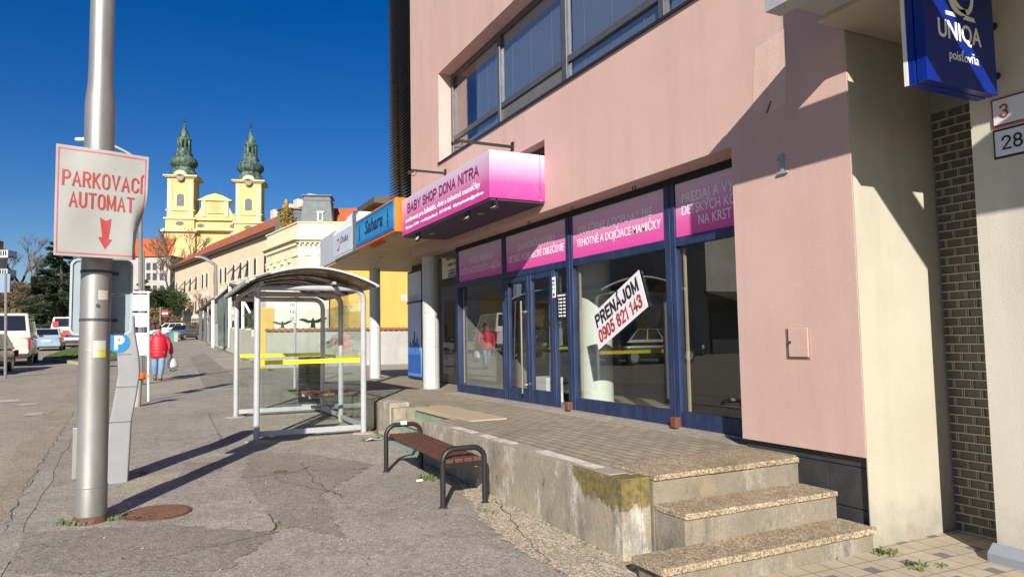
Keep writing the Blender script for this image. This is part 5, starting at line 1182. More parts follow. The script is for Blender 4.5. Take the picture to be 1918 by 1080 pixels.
for (px, py) in ((379, 470), (412, 455), (445, 444), (477, 436)):
    u, z = F.hit(px, py); u += 1; zz = zE+hr*.42; b = MB(); q = F.P(u, zz, -1.7); b.obox(q, F.r*.35, F.n*.3, Z1*.25); b.build('roof_vent', SLATE, rf)
for u in (F.L-14, F.L-9.5, F.L-6, F.L-2.5):
    b = MB(); q = F.P(u, zE+hr+.2, -5); b.obox(q, F.r*.6, F.n*.5, Z1*.9); b.build('chimney', WHITEP, rf)
XS = [333, 348, 358, 369, 381, 389, 403, 415, 424, 439, 452, 465, 479, 498]
zt1, zb1 = 11.2, 9.2
for i, px in enumerate(XS):
    u, _ = F.hit(px, 520)
    for (zz0, zz1, hw) in ((9.25, 11.2, .36), (6.0, 7.75, .36), (3.0, 4.4, .4)):
        b = MB(); b.prism(F.arch(u, zz0-.15, zz1+.16, hw+.17, .03), F.n*.06); b.k = 1
        b.prism(F.arch(u, zz0, zz1, hw, .085), F.n*.03); b.build('window', [WINW, CHD], t)
        if zz0 > 8.5 and i in (2, 3, 9, 10, 11, 1):
            b = MB(); b.prism([F.P(u-.42, zz1-.35, .13), F.P(u+.42, zz1-.35, .13), F.P(u+.42, zz0+.75, .85), F.P(u-.42, zz0+.75, .85)], Z1*-.03); b.build('awning', mat('brown_awning', (.10, .06, .04)), t)
    b = MB(); F.box(b, u-.5, u+.5, 7.95, 8.6, .0, .05); b.build('panel', WINW, t)
b = MB(); F.box(b, 0, F.L, 5.0, 5.6, 0, .1); b.build('plinth_band', WINW, t)
# --- cream cornice building with mansard roofs
C1, C2, C0 = at(558, 415, 66), at(650, 418, 66.6), at(500, 446, 74)
z_p = C1.z; F1 = Facade(C0, C1); F2 = Facade(C1, C2)
t = thing('cornice_building', 'cream neoclassical corner building with heavy cornice and grey mansard roofs', 'building', (C1.x, C1.y, 1.6))
b = MB(); Q = [F1.P(0, 1), F1.P(F1.L, 1), F2.P(F2.L+8, 1), F2.P(F2.L+8, 1, -12), F1.P(0, 1, -12)]
b.prism(Q, (0, 0, z_p-1)); b.build('wall', CREAM2, t)
for Fx, L_ in ((F1, F1.L), (F2, F2.L+8)):
    b = MB()
    for z0, z1, o in ((z_p-.12, z_p, .12), (z_p-1.5, z_p-1.35, .35), (z_p-1.75, z_p-1.5, .55), (z_p-1.95, z_p-1.76, .3), (z_p-3.2, z_p-3.0, .12)): Fx.box(b, -.2 if Fx is F1 else 0, L_+(o if Fx is F1 else 0), z0, z1, .002, o)
    k = .25
    while k < L_: Fx.box(b, k-.09, k+.09, z_p-2.16, z_p-1.955, .003, .28); k += .45
    b.build('cornice', CREAM2, t)
b = MB(); k = 2.6
while k < F2.L+3: F2.box(b, k-.05, k+.05, z_p-1.2, z_p-.2, .005, .06); k += .32
for u in (1.0, 3.3, 5.6, 7.8):
    F1.box(b, u-.28, u+.28, 3, z_p-3.25, .004, .14); F1.box(b, u-.4, u+.4, z_p-3.65, z_p-3.3, .003, .3)
for u in (.35, 1.6): F2.box(b, u-.3, u+.3, 3, z_p-3.2, .004, .14)
b.build('pilaster', CREAM2, t)
for Fx, u, hw in ((F1, 2.15, .35), (F1, 4.45, .35), (F1, 6.7, .35), (F2, 3.25, .6), (F2, 5.4, .6)):
    b = MB(); b.prism(Fx.arch(u, z_p-7, z_p-4.4, hw, .012), Fx.n*.02); b.build('window', CHD, t)
def mansard(Fx, u0, u1, zb, zt, ins, dep, nm='mansard_roof'):
    b = MB(); a, c = Fx.P, Fx.P
    lo = [Fx.P(u0, zb, -.4), Fx.P(u1, zb, -.4), Fx.P(u1, zb, -.4-dep), Fx.P(u0, zb, -.4-dep)]; hi = [Fx.P(u0+ins, zt, -.4-ins), Fx.P(u1-ins, zt, -.4-ins), Fx.P(u1-ins, zt, -.4-dep+ins), Fx.P(u0+ins, zt, -.4-dep+ins)]
    b.add(lo+hi, [(0, 1, 5, 4), (1, 2, 6, 5), (2, 3, 7, 6), (3, 0, 4, 7), (4, 5, 6, 7)])
    for dz, o in ((0, .18), (-.42, .10)): b.prism([Fx.P(u0+ins-o, zt+dz, -.4-ins+o), Fx.P(u1-ins+o, zt+dz, -.4-ins+o), Fx.P(u1-ins+o, zt+dz, -.4-dep+ins-o), Fx.P(u0+ins-o, zt+dz, -.4-dep+ins-o)], (0, 0, .10))
    o = b.build(nm, SLATE, t); return o
zt = at(585, 367, 67).z
o = mansard(F2, .15, 3.1, z_p, zt, .28, 3.0)
b = MB(); F2.box(b, 1.72, 2.22, z_p+.15, z_p+.95, -.75, -.36); F2.box(b, 1.62, 2.32, z_p+.95, z_p+1.05, -.75, -.30); b.k = 1; F2.box(b, 1.82, 2.12, z_p+.2, z_p+.9, -.355, -.345); b.build('dormer_window', [WHITEM, CHD], o)
mansard(F1, 1.0, 3.4, z_p-.2, at(520, 393, 73).z, .35, 3.0)
b = MB(); q0, q1, q2, q3 = F2.P(3.0, z_p+.05, -2.2), F2.P(8.5, z_p+.05, -2.2), F2.P(8.5, z_p+2.1, -4), F2.P(2.6, at(612, 385, 69).z, -4)
b.prism([q0, q1, q2, q3], Vector((0, 0, -.2))+F2.n*-.6); o = b.build('tile_roof', TILER, t)
b = MB(); F2.box(b, 4.35, 4.95, z_p+.35, z_p+.85, -2.4, -2.1); b.build('skylight', [WHITEM], o)
# gilded crown ornament on the roof edge
q = at(536, 420, 71); g_ = thing('gilded_ornament', 'gilded leafy ornament standing on the parapet of the cream building', 'ornament', (q.x, q.y, z_p))
b = MB(); r = random.Random(4); sx = F1.r
for i in range(170):
    a, s_ = r.uniform(-1, 1), r.random(); h = .35+1.9*s_; wd = 1.0*math.sqrt(max(0, 1-((h-1.15)/1.2)**2)); c = Vector((q.x, q.y, z_p+h))+sx*(a*wd*.9)+F1.n*r.uniform(-.5, .5)
    d1 = Vector((r.uniform(-1, 1), r.uniform(-1, 1), r.uniform(-1, 1))).normalized(); d2 = d1.cross(Vector((r.uniform(-1, 1), r.uniform(-1, 1), 1))).normalized()
    b.obox(c, d1*.16, d2*.07, d1.cross(d2)*.015)
tp = at(536, 374, 71).z; b.lathe((q.x, q.y, z_p+2.1), [(.10, 0), (.22, .25), (.26, .6), (.18, 1.0), (.04, tp-z_p-2.1)], 10)
b.tube([(q.x, q.y, z_p+.1), (q.x, q.y, z_p+2.2)], .07, 6)
for k in (-.5, 0, .5): b.tube([Vector((q.x, q.y, z_p))+sx*k, Vector((q.x, q.y, z_p+.7))+sx*k*1.2], .05, 6)
b.build('leaves', GOLD, g_)
# --- yellow house beyond the canopy
YY = 30.0; yl, yr = onY(653, 560, YY).x, 22; ze = onY(712, 373, YY).z; xc = onY(712, 372, YY).x
t = thing('yellow_house', 'yellow rendered house with red tiled roof beyond the canopy', 'house', (12, YY, .6))
b = MB(); b.box(xc, yr, YY, YY+4, .5, ze-.15); b.build('wall', YELLOWP, t); b = MB(); b.box(yl, xc-.002, YY+.002, YY+6, .5, 4.75); b.build('annex_wall', YELLOWP, t)
b = MB(); x0 = xc-.35; YYf = onX(673, 396, x0).y; b.add([(x0, YY-.5, ze), (yr, YY-.5, ze), (yr, YY+3, ze+.95), (x0+3.2, YY+3, ze+.95), (x0, YYf, ze), (yr, YYf, ze)], [(0, 1, 2, 3), (0, 3, 4), (4, 3, 2, 5), (0, 4, 5, 1), (1, 5, 2)]); rf = b.build('roof', TILER, t)
b = MB(); b.box(x0-.08, yr, YY-.6, YYf+.1, ze-.28, ze-.02); b.build('eave', mat('eave_brown', (.10, .085, .075)), rf)
b = MB(); b.box(yl-.02, yr, YY-.03, YY-.002, .5, 1.1); b.build('plinth', GREYP, t)
q = onY(757, 558, YY); b = MB(); b.box(q.x-.11, q.x+.11, YY-.03, YY-.001, q.z-.13, q.z+.13); o = b.build('number_plate', WHITEM, None, bevel=.01, tag=('small white number plate on the yellow house wall', 'number plate'))
lettering('3', (q.x, YY-.03, q.z-.08), X1, Z1, .15, BLACKL, o)
# --- white building and narrow yellow pillar
wl_, wr_ = onY(498, 560, 33.5).x, yl+.6
t = thing('white_building', 'low white rendered building behind the plaster yard wall', 'building', ((wl_+wr_)/2, 34, .6))
b = MB(); b.box(wl_, wr_-.7, 33.5, 38, .5, 4.35); b.build('wall', PALEWALL, t); b = MB(); b.box(wl_-.1, wr_-.7, 33.3, 38.2, 4.352, 4.5); b.build('roof', GREYF, t)
px0, px1 = onY(484, 620, 29.2).x, onY(500, 620, 29.2).x
b = MB(); b.box(px0, px1+.25, 29.0, 29.6, .5, onY(490, 588, 29.2).z+.25); b.build('gate_pillar', YELLOWP, None, bevel=.02, tag=('narrow pale yellow gate pillar at the end of the yard wall', 'pillar'))
# --- plaster yard wall with tile coping
wx0, wx1 = onY(499, 650, 28.8).x, 13.0; zt = onY(620, 614, 28.8).z
t = thing('yard_wall', 'grey plaster yard wall with red tile coping behind the bus shelter', 'wall', ((wx0+wx1)/2, 29, .5))
b = MB(); b.box(wx0, wx1, 28.8, 29.05, .4, zt-.08); b.build('wall', GREYP, t)
b = MB(); k = wx0-.05
while k < wx1: b.prism([(k+.10*math.cos(math.pi*i/6)+.11, 28.66, zt-.08+.07*math.sin(math.pi*i/6)) for i in range(7)], (0, .5, .03)); k += .23
b.build('coping_tiles', TILER, t)
b = MB(); rr_ = random.Random(6)
for k in range(9):
    xa, za = rr_.uniform(5.9, 6.9), rr_.uniform(1.0, 1.8); b.tube([(xa+.08*i*math.cos(i*1.3+k), 28.792, za+.12*math.sin(i*1.7+k)) for i in range(6)], .007, 4)
b.build('graffiti', BLACKL, t)
# --- concrete block wall with hedge along the pavement
t = thing('block_wall', 'stepped pale concrete block wall running up along the pavement', 'wall', (3.9, 50, 1))
y = 30.5; b = MB(); r = random.Random(8); k = 0
tops = {}
while y < 76:
    L = 2.4; zb = gz(0, y); zt = zb + (1.15 if y < 33 else 1.5 if y < 50 else 1.75) + r.uniform(-.04, .04); b.box(3.85, 4.1, y, y+L-.03, zb-.2, zt); y += L
b.build('blocks', STONEW, t)
def leafmass(b, c, ex, ey, ez, n, s, r, ell=True):
    for i in range(n):
        while True:
            p = Vector((r.uniform(-1, 1), r.uniform(-1, 1), r.uniform(-1, 1)))
            if not ell or (p.length < 1 and p.length > .35): break
        p = Vector(c)+Vector((p.x*ex, p.y*ey, p.z*ez)); d1 = Vector((r.gauss(0, 1), r.gauss(0, 1), r.gauss(0, 1))).normalized(); d2 = d1.orthogonal().normalized(); k = s*r.uniform(.6, 1.4)
        b.add([p-d1*k, p+d2*k*.55, p+d1*k, p-d2*k*.55], [(0, 1, 2, 3)])
r = random.Random(12); y0_, y1_ = 34, 41
b = MB(); z0 = gz(0, 36)+1.35
b.box(4.3, 5.3, y0_+.1, y1_-.1, z0-.9, z0+.85); 
for i in range(9): leafmass(b, (4.8, y0_+.4+i*.78, z0+.1), .66, .55, .98, 330, .11, r, False)
b.build('hedge', HEDGE, None, tag=('clipped dark green hedge behind the concrete block wall', 'hedge'))
# --- glazed entrance pavilion with white frames
def on_d(px, py, d): return at(px, py, d)
D_ = 44.0; t = thing('glass_pavilion', 'entrance pavilion with white frames, green glass and dark roof behind the hedge', 'pavilion', on_d(440, 640, D_))
b = MB()
for px, ya, yb_ in ((431, 534, 650), (455, 562, 650), (399, 562, 650)): b.bar(on_d(px, yb_, D_), on_d(px, ya, D_), .17)
b.bar(on_d(437, 535, D_), on_d(447, 556, D_), .12); b.bar(on_d(458, 566, D_), on_d(480, 606, D_), .13); b.bar(on_d(428, 533, D_), on_d(476, 545, D_), .10); b.bar(on_d(404, 558, D_+3), on_d(431, 534, D_), .10); b.build('frame', WHITEM, t)
b = MB(); q = [on_d(395, 570, D_+6), on_d(431, 533, D_-.5), on_d(500, 549, D_-1), on_d(490, 556, D_+6)]; b.prism(q, (0, 0, .12)); b.build('roof', mat('dark_roof_sheet', (.07, .075, .08), None, rough=.5), t)
b = MB(); q = [on_d(408, 648, D_+3), on_d(430, 648, D_+.5), on_d(430, 545, D_+.5), on_d(408, 562, D_+3)]; b.prism(q, RT0*.04); b.build('glass_wall', mat('green_glass', (.10, .16, .14), (.20, .26, .24), 1, .12), t)
b = MB(); k = 0
q0, q1 = on_d(446, 645, D_+4), on_d(505, 645, D_+1.5)
while k < 16: b.bar(q0+Z1*(k*.24), q1+Z1*(k*.24), .05, .17); k += 1
b.bar(q0+Z1*1.8+FW*.2, q1+Z1*1.8+FW*.2, .04, 4.2); b.build('slatted_wall', mat('brown_cladding', (.06, .035, .03), (.085, .05, .042), 3, .7), t)
b = MB(); q = on_d(390, 590, D_+14)
for (px, ya, yb_) in ((385, 575, 640), (376, 582, 636), (394, 570, 640)): b.bar(on_d(px, yb_, D_+12), on_d(px, ya, D_+12), .22)
b.bar(on_d(370, 585, D_+14), on_d(400, 560, D_+8), .25, .18); b.build('porch_post', mat('dark_post', (.09, .095, .10)), t)
# red and white advert board, small things along the far pavement
p = at(281, 640, 80); p.z = gz(p.x, p.y); t = thing('advert_board', 'small red and white advertising board on a post at the far pavement end', 'board', p)
b = MB(); d = 80; b.tube([at(300, 626, d), at(300, 575, d)], .06, 6); b.build('post', GALV, t)
b = MB(); b.prism([at(303, 592, d), at(315, 592, d), at(315, 580, d), at(303, 580, d)], FW*.06); o = b.build('panel', REDL, t); b = MB(); b.prism([at(303.5, 588, d-.1), at(314.5, 588, d-.1), at(314.5, 585, d-.1), at(303.5, 585, d-.1)], FW*.03); b.build('stripe', WHITEL, o)
for px, lb in ((321.5, 'dark green bollard box left of the pair by the far cars'), (329.5, 'pale green bollard box right of the pair by the far cars')):
    p = at(px, 633, 66); p.z = gz(p.x, p.y); b = MB(); b.box(p.x-.18, p.x+.18, p.y-.15, p.y+.15, p.z, p.z+.85); b.box(p.x-.21, p.x+.21, p.y-.18, p.y+.18, p.z+.852, p.z+.93); b.build('bollard_box', mat('bollard_green', (.07, .22, .17) if px < 325 else (.28, .40, .33)), None, bevel=.03, tag=(lb, 'bollard', 'green boxes by the far cars'))
b = MB(); p = at(338, 628, 70)
for px in range(348, 392, 3): q = at(px, 628, 68); b.bar(q, q+Z1*1.7, .05)
b.bar(at(347, 612, 68), at(392, 612, 68), .06); b.bar(at(347, 598, 68), at(392, 598, 68), .06); b.build('iron_fence', BLACKM, None, tag=('dark iron bar fence on top of the far block wall', 'fence'))
# --- twin towered church
D0 = 200.0; fr = (RT0*math.cos(rad(12)) + Vector((math.sin(YAW), math.cos(YAW), 0))*math.sin(rad(12))).normalized(); fn = Vector((fr.y, -fr.x, 0))
if fn.dot(EYEP-at(340, 400, D0)) < 0: fn = -fn
A0 = at(312, 430, D0); zc = at(338, 433, D0).z
ch = thing('twin_tower_church', 'yellow baroque church with two green copper onion domed towers', 'church', (A0.x, A0.y, 10))
class FF(Facade):
    def __init__(s, a, r_, n_): s.a = Vector((a.x, a.y, 0)); s.r = r_; s.n = n_; s.L = 1
H_ = FF(A0, fr, fn); sc = .1655
pz = lambda y: A0.z + (430-y)*.1504     # heights above the left tower's cornice
TW = 7.0; GAP = 18.3
def oct_(prof, c, n, rot, sc_=1): pass
for u0, dz_ in ((0, 0), (GAP, -.9)):
    pz = (lambda y, d=dz_: A0.z + (430-y)*.1504 + d)
    tw = MB(); H_.box(tw, u0-.5, u0+TW+.5, A0.z-14, pz(428), -TW-.5, .4); H_.box(tw, u0-.3, u0+TW+.3, pz(428), pz(409), -TW-.3, .3); H_.box(tw, u0, u0+TW, pz(409), pz(331), -TW, 0); twr = tw.build('tower', CHY, ch)
    co = MB()
    for y0, y1, o in ((434, 431, 1.3), (431, 428, .9), (410, 407, .75), (394, 392, .35), (331, 329, .55), (329, 326.5, 1.0)): H_.box(co, u0-o, u0+TW+o, pz(y0), pz(y1), -TW-o, o)
    n = 14; cu = u0+TW/2; co.prism([H_.P(cu-2.2, pz(327), .3)]+[H_.P(cu-1.7*math.cos(math.pi*i/n), pz(327)+1.5*math.sin(math.pi*i/n), .3) for i in range(n+1)]+[H_.P(cu+2.2, pz(327), .3)], H_.n*.5)
    co.build('cornice', CHC, twr)
    pi = MB()
    for du in (.15, TW-1.35): H_.box(pi, u0+du, u0+du+1.2, pz(407), pz(334), .002, .22); H_.box(pi, u0+du-.12, u0+du+1.32, pz(337), pz(334), .001, .4)
    pi.build('pilaster', CHC, twr)
    lw = MB(); lw.prism(H_.arch(cu, pz(385), pz(361), 1.0, .01), H_.n*.06); lw.k = 1; lw.prism(H_.arch(cu, pz(386), pz(359.5), 1.3, .005), H_.n*.03); 
    lw.build('belfry_window', [CHD, CHC], twr)
    bl = MB()
    for k in range(11): H_.box(bl, cu-.9, cu+.9, pz(384)+k*.3, pz(384)+k*.3+.1, .071, .11)
    bl.build('louvre', mat('blue_grey_louvre', (.12, .15, .19)), twr)
    ck = MB(); n = 20; ck.prism([H_.P(cu+1.05*math.cos(6.2832*i/n), pz(331)+1.05*math.sin(6.2832*i/n), .82) for i in range(n)], H_.n*.12); ck.k = 1; ck.prism([H_.P(cu+.75*math.cos(6.2832*i/n), pz(331)+.75*math.sin(6.2832*i/n), .945) for i in range(n)], H_.n*.03); ck.build('clock', [CHD, mat('clock_face', (.30, .24, .18))], twr)
    ov = MB(); n = 16; ov.prism([H_.P(cu+1.1*math.cos(6.2832*i/n), pz(418)+.62*math.sin(6.2832*i/n), .31) for i in range(n)], H_.n*.05); ov.build('oval_window', CHD, twr)
    pz = (lambda y, d=dz_: A0.z + (430-y)*.1504*(1 + .075*min(1, (328-y)/60)) + d)
    c = H_.P(cu, 0, -TW/2); ang = math.atan2(fr.y, fr.x)+math.pi/8; k_ = 1.06
    pr = [(4.55, pz(328)), (4.1, pz(325)), (3.35, pz(320)), (2.85, pz(314)), (2.65, pz(310)), (2.9, pz(308.5)), (3.5, pz(305)), (3.6, pz(301)), (3.35, pz(297)), (2.6, pz(293)), (2.2, pz(291)), (2.3, pz(288)), (2.0, pz(286)), (1.9, pz(284))]
    dm = MB(); dm.lathe(c, [(a*k_, z) for a, z in pr], 16, ang); o = dm.build('onion_dome', COPPER, ch, smooth=True)
    ln = MB()
    for q in range(8):
        a = ang+math.pi/4*q; ln.tube([c+Vector((1.6*math.cos(a), 1.6*math.sin(a), pz(284))), c+Vector((1.5*math.cos(a), 1.5*math.sin(a), pz(265)))], .40, 6)
    ln.lathe(c, [(1.85, pz(286)), (1.75, pz(279))], 8, ang); ln.lathe(c, [(1.7, pz(268)), (2.0, pz(265)), (2.05, pz(263)), (1.6, pz(261)), (1.35, pz(258.5)), (1.35, pz(255)), (1.05, pz(250)), (.7, pz(246)), (.5, pz(243)), (.28, pz(239)), (.4, pz(237)), (.1, pz(234))], 8, ang)
    ln.build('lantern', COPPER, ch)
    cr = MB(); zb = pz(233); tp_ = pz(219); cr.tube([c+Z1*zb, c+Z1*tp_], .10, 6); zz = zb+(tp_-zb)*.62
    cr.tube([c+Z1*zz-fr*.75, c+Z1*zz+fr*.75], .10, 6); zz = zb+(tp_-zb)*.40; cr.tube([c+Z1*zz-fr*.45, c+Z1*zz+fr*.45], .08, 6); cr.lathe(c, [(.1, zb+.1), (.34, zb+.4), (.1, zb+.75)], 8)
    cr.build('cross', mat('dark_iron', (.03, .03, .035)), ch)
pz = lambda y: A0.z + (430-y)*.1504
nb = MB(); H_.box(nb, -.4, GAP+TW+.4, A0.z-14, pz(428), -18, -.9); H_.box(nb, TW+.3, GAP-.3, pz(428), pz(404), -16, -.6); nave = nb.build('nave', CHY, ch)
nb = MB()
for y0, y1, o in ((432, 429, .5), (411, 408, .25)): H_.box(nb, TW+.8, GAP-.8, pz(y0), pz(y1), -.9, o)
m = (TW+GAP)/2; nb.prism([H_.P(m-5.2, pz(431), .2), H_.P(m+5.2, pz(431), .2), H_.P(m+5.2, pz(429.5), .2), H_.P(m, pz(421), .2), H_.P(m-5.2, pz(429.5), .2)], H_.n*.6); nb.k = 1; nb.prism([H_.P(m-3.2, pz(430.6), .8), H_.P(m+3.2, pz(430.6), .8), H_.P(m, pz(424.5), .8)], H_.n*.02)
nb.build('pediment', [CHC, CHY], nave)
gb = MB(); H_.box(gb, m-3.7, m+3.7, pz(404), pz(372), -3.4, -.5); gb.prism([H_.P(m-4.6, pz(372), -.3), H_.P(m+4.6, pz(372), -.3), H_.P(m+2.2, pz(363), -.3), H_.P(m, pz(358.5), -.3), H_.P(m-2.2, pz(363), -.3)], H_.n*-3.2)
for s_ in (-1, 1):
    pts = [H_.P(m+s_*3.7, pz(404), -.7)]+[H_.P(m+s_*(3.7+1.9*i/8), pz(404)+3.0*(1-math.sin(i/8*1.45)*.92), -.7) for i in range(9)]+[H_.P(m+s_*5.6, pz(404), -.7)]
    gb.prism(pts, H_.n*-1.5)
gab = gb.build('gable', CHY, nave)
gb = MB()
for du in (-3.6, 2.5): H_.box(gb, m+du, m+du+1.1, pz(404), pz(373), -.498, -.2)
H_.box(gb, m-4.5, m+4.5, pz(373), pz(371), -.498, .05); H_.box(gb, m-2.1, m+2.1, pz(397), pz(396), -.498, -.1); gb.build('gable_trim', CHC, gab)
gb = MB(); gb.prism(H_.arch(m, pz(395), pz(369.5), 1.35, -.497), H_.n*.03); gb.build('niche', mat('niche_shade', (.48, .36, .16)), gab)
gb = MB(); gb.lathe(H_.P(m, 0, -2), [(.8, pz(359)), (.5, pz(356.5)), (.15, pz(355)), (.12, pz(347))], 8); gb.build('finial', COPPER, gab)
for px, py in ((375, 421), (436, 425)):
    u = H_.hit(px, py)[0]; ov = MB(); n = 16; ov.prism([H_.P(u+1.0*math.cos(6.2832*i/n), pz(421)+.6*math.sin(6.2832*i/n), -.59) for i in range(n)], H_.n*.05); ov.build('oval_window', CHD, nave)
# --- white house with red roof left of the church, balcony house at the left edge
d = 160; t = thing('white_house', 'old whitish house with orange red roof left of the church', 'house', at(292, 560, d))
Fh = Facade(at(262, 560, d), at(318, 560, d)); zw, zr_ = at(290, 477, d).z, at(290, 441, d).z
b = MB(); Fh.box(b, -6, Fh.L, at(290, 575, d).z-8, zw, -8, 0); b.build('wall', GREYP, t)
b = MB(); b.prism([Fh.P(-6, zw, .5), Fh.P(Fh.L+.3, zw, .5), Fh.P(Fh.L-.6, zr_, -4), Fh.P(-6, zr_, -4)], (0, 0, -.3)); b.build('roof', mat('orange_red_tile', (.52, .115, .03), (.44, .09, .03), .6, .85), t)
for px in (278, 290, 303):
    for py in (498, 517, 540):
        u, z = Fh.hit(px, py); b = MB(); Fh.box(b, u-.45, u+.45, z-.9, z+.7, .01, .06); b.build('window', CHD, t)
d = 120; t = thing('balcony_house', 'white house with balconies and orange top at the left edge', 'house', at(0, 560, d))
Fh = Facade(at(-110, 540, d), at(-10, 540, d)); Zy = lambda y: at(6, y, d).z
b = MB(); Fh.box(b, 0, Fh.L, Zy(600)-6, Zy(463), -2.8, 0); b.build('wall', WHITEP, t)
b = MB(); Fh.box(b, 0, Fh.L-.6, Zy(463), Zy(447), -2.6, .3); b.build('roof', mat('orange_roof', (.45, .20, .03), (.30, .14, .03), 1), t)
for ya, yb_ in ((484, 471), (520, 506)):
    b = MB(); Fh.box(b, 0, Fh.L+3.6, Zy(ya), Zy(ya-2.5), .01, 2.2); Fh.box(b, 0, Fh.L+3.6, Zy(yb_+1), Zy(yb_), 2.1, 2.2); k = 0
    while k < Fh.L+3.5: Fh.box(b, k, k+.12, Zy(ya-2.5), Zy(yb_+1), 2.12, 2.18); k += .4
    Fh.box(b, Fh.L+3.48, Fh.L+3.6, Zy(ya), Zy(yb_), .01, 2.19); b.build('balcony', WHITEM, t)
    b = MB(); Fh.box(b, 1, Fh.L-.4, Zy(yb_+2)-.5, Zy(yb_-8), .01, .05); b.build('window', CHD, t)
# --- building opposite, seen only mirrored in the shop windows
t = thing('opposite_building', 'long grey building across the street mirrored dark in the shop windows', 'building', (-22, 60, .6))
b = MB(); b.box(-30, -19, 34, 95, -.2, 9.5); b.build('wall', GREYP, t)
b = MB(); b.box(-19, -17.4, 34, 58, 3.6, 4.3); b.build('awning', BLACKM, t)
for i in range(10):
    b = MB(); y = 35+i*5.6; b.box(-19, -18.95, y, y+4.6, .3, 3.4); b.build('shop_window', GLASSD, t)
b = MB(); b.box(-19, -18.9, 62, 78, .2, 6.5); b.build('ochre_front', YELLOWP, t)
t = thing('opposite_hall', 'pale grey hall with dark lean-to mirrored in the right shop window', 'building', (-24, 29, .5))
b = MB(); b.box(-36, -16.2, 29, 33.9, -.2, 9.0); b.build('wall', GREYP, t)
b = MB(); b.prism([(-36, 26, 2.9), (-36, 29, 3.7), (-36, 29, 3.9), (-36, 25.8, 3.05)], (20, 0, 0)); b.build('lean_to_roof', BLACKM, t)
b = MB(); b.box(-36, -16.3, 28.8, 28.99, 0, 3.3); b.build('dark_gate', BLACKM, t)
for x in (-16.4, -20.5, -24.6): b = MB(); b.tube([(x, 26.2, .4), (x, 26.2, 3.0)], .07, 8); b.build('post', WHITEM, t)
# ================================================================== trees and shrubs
def bare_tree(base, H, spread, label, name='bare_tree', seed=1, lev=5, grp=None, m=TWIG, tr=.022):
    r = random.Random(seed); t = thing(name, label, 'tree', base, grp); tk = MB(); tw = MB()
    def grow(p, d, L, R, k):
        q = p+d*L; n = 3; pts = [p]; 
        for i in range(1, n+1): pts.append(p.lerp(q, i/n)+Vector((r.uniform(-1, 1), r.uniform(-1, 1), r.uniform(-.5, .5)))*L*.06)
        (tk if k < 2 else tw).tube(pts, [R, R*.9, R*.78, R*.66], 6 if k < 2 else 3, False)
        if k >= lev: return
        for i in range(3 if k < 3 else 4):
            nd = (d*r.uniform(.55, 1)+Vector((r.uniform(-1, 1), r.uniform(-1, 1), r.uniform(-.1, .9)))*spread).normalized(); s = pts[r.choice((2, 3, 3, 3))]
            grow(s, nd, L*r.uniform(.58, .8), R*.6, k+1)
    grow(Vector(base)-Z1*.3, Z1, H*.30, H*tr, 0); tk.build('trunk', BARK, t); tw.build('crown', m, t)
def gnd(px, py, d): p = at(px, py, d); p.z = gz(p.x, p.y); return p
TG = 'bare trees below the church'
bare_tree(gnd(338, 560, 150), 20, .62, 'bare tree in front of the left church tower', seed=3, grp=TG)
bare_tree(gnd(318, 560, 135), 14, .7, 'smaller bare tree left of the tree at the church tower', seed=5, grp=TG)
bare_tree(gnd(365, 520, 165), 16, .7, 'bare tree between church and long ochre building', seed=8, grp=TG)
bare_tree(gnd(381, 625, 72), 5.6, .5, 'reddish bare street tree by the far iron fence', seed=9, m=mat('red_twig', (.22, .11, .07), (.30, .17, .11), 2, .9))
LG = 'bare trees on the left hillside'
bare_tree(gnd(38, 600, 125), 16, .6, 'thin bare tree beside the balcony house', seed=11, grp=LG)
bare_tree(gnd(58, 600, 132), 12, .8, 'low bare tree right of the thin tree on the left hillside', seed=14, grp=LG)
def conifer(base, H, Rm, label, seed=1, n=46, dens=1.0):
    r = random.Random(seed); t = thing('conifer', label, 'tree', base, 'dark conifers across the road'); base = Vector(base)
    b = MB(); b.tube([base-Z1*.3, base+Z1*H*.5, base+Z1*H], [H*.028, H*.018, .03], 8); b.build('trunk', BARK, t)
    b = MB()
    for i in range(n):
        u = (i+r.random())/n; z = H*(.05+.93*u); L = Rm*(1-u)**.75*r.uniform(.55, 1.15)+.25; a = r.uniform(0, 6.283)
        d = Vector((math.cos(a), math.sin(a), r.uniform(-.12, .25))).normalized(); sd = d.cross(Z1).normalized()
        m_ = int((24+L*60)*dens)
        for k in range(m_):
            v = r.random()**.7; wdt = L*.30*(1.05-v); p = base+Z1*z+d*(L*v)+sd*r.uniform(-wdt, wdt)+Z1*(r.uniform(-.14, .14)*L*.6-.25*v*v*L*.4)
            dd = (d+sd*r.uniform(-.9, .9)+Z1*r.uniform(-.3, .45)).normalized(); e = dd.orthogonal().normalized(); e = (e*r.uniform(-1, 1)+dd.cross(e)*r.uniform(-1, 1)).normalized(); s = r.uniform(.18, .46)
            b.add([p, p+dd*s*.5+e*s*.17, p+dd*s*1.2, p+dd*s*.5-e*s*.17], [(0, 1, 2, 3)])
    b.build('crown', CONIF, t)
conifer(gnd(112, 640, 78), 11.6, 4.9, 'large dark conifer rising behind the ambulance', 2, 85, 1.7)
conifer(gnd(80, 635, 84), 8.0, 4.6, 'lower spreading conifer left of the large conifer', 3, 70, 1.7)
conifer(gnd(150, 635, 80), 11.0, 3.4, 'tall conifer mostly hidden behind the grey sign back', 4, 70, 1.5)
conifer(gnd(268, 600, 95), 7.6, 2.0, 'narrow conifer right of the grey sign back', 6, 40, 1.3)
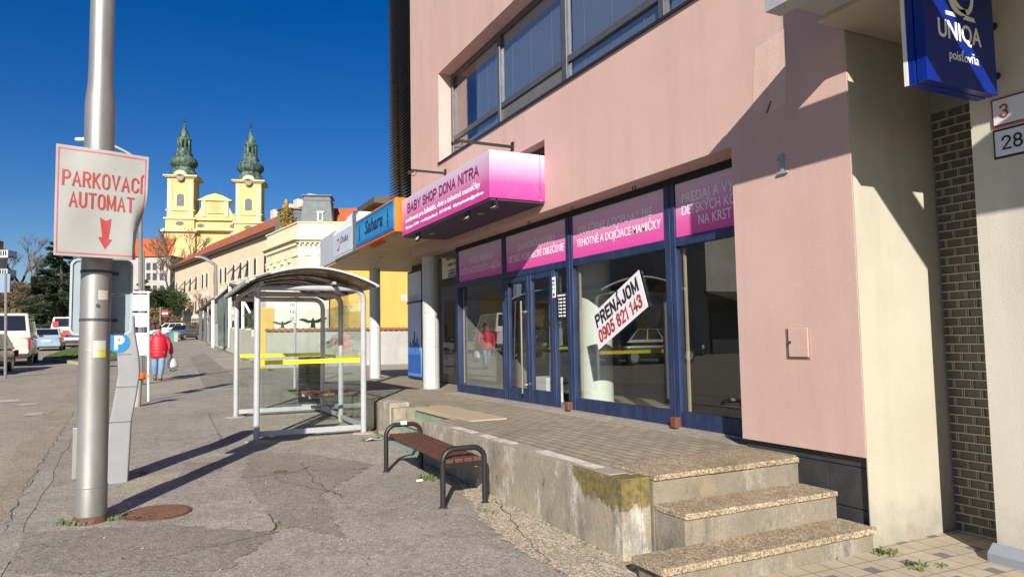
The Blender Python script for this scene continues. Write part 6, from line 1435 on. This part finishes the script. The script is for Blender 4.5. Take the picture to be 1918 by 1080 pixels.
def shrub(c, ex, ey, ez, n, s, m, label, seed, name='shrub', grp=None):
    r = random.Random(seed); t = thing(name, label, 'shrub', (c[0], c[1], c[2]-ez), grp); b = MB(); c = Vector(c)
    for q in range(7): leafmass(b, c+Vector((r.uniform(-.5, .5)*ex, r.uniform(-.4, .4)*ey, r.uniform(-.35, .35)*ez)), ex*.62, ey*.62, ez*.62, n//7, s, r)
    b.build('foliage', m, t); b = MB()
    for q in range(5): b.tube([c-Z1*ez*1.1, c+Vector((r.uniform(-.5, .5)*ex, r.uniform(-.5, .5)*ey, r.uniform(0, .5)*ez))], [.06, .02], 5)
    b.build('stem', BARK, t)
BRN = mat('brown_scrub', (.12, .07, .042), (.19, .125, .08), .7, .95); OLV = mat('olive_scrub', (.14, .13, .05), (.20, .16, .07), .7, .95)
HS = 'scrub on the left hillside'
for i, (px, py, d, ex, ez, m, lb) in enumerate(((30, 560, 110, 6, 3.4, BRN, 'brown scrub below the balcony house'), (62, 575, 104, 6, 3.0, BRN, 'reddish brown scrub between the left trees'), (20, 600, 98, 7, 2.6, OLV, 'olive brown scrub behind the white minibus'), (95, 560, 118, 6, 3, OLV, 'olive scrub behind the large conifer'), (4, 575, 115, 5, 3.4, OLV, 'olive scrub at the very left edge'))):
    shrub(at(px, py, d), ex, 2.5, ez, 9000, .15, m, lb, 30+i, grp=HS)
HS = 'bushes below the church'
for i, (px, py, d, ex, ez, m, lb) in enumerate(((292, 560, 104, 4.2, 2.2, HEDGE, 'dark green bush below the old white house'), (322, 560, 100, 2.4, 1.8, HEDGE, 'dark bush beside the left end of the long ochre building'), (281, 598, 92, 2.6, 2.0, OLV, 'yellowish bush above the far parked cars'), (308, 605, 88, 1.8, 1.4, BRN, 'reddish bush under the advertising board'), (352, 612, 92, 2.2, .9, OLV, 'low yellow green bush at the foot of the ochre building'))):
    shrub(at(px, py, d), ex, 1.8, ez, 4000, .14, m, lb, 50+i, grp=HS)
# old stone wall and slope under the bushes
d = 108; t = thing('stone_wall', 'old pale stone retaining wall under the bushes', 'wall', at(300, 610, d)); b = MB(); Fw_ = Facade(at(255, 600, d), at(334, 600, d)); Fw_.box(b, -4, Fw_.L+1, at(290, 640, d).z, at(290, 574, d).z, -.5, 0); b.build('wall', mat('old_stone', (.34, .30, .23), (.22, .20, .16), .6, .95, 0, .4, 6), t)
b = MB(); Fw_.box(b, -30, Fw_.L+3, at(290, 640, d).z, at(290, 574, d).z-.5, -40, -.6); struct(b.build('slope', EARTH))
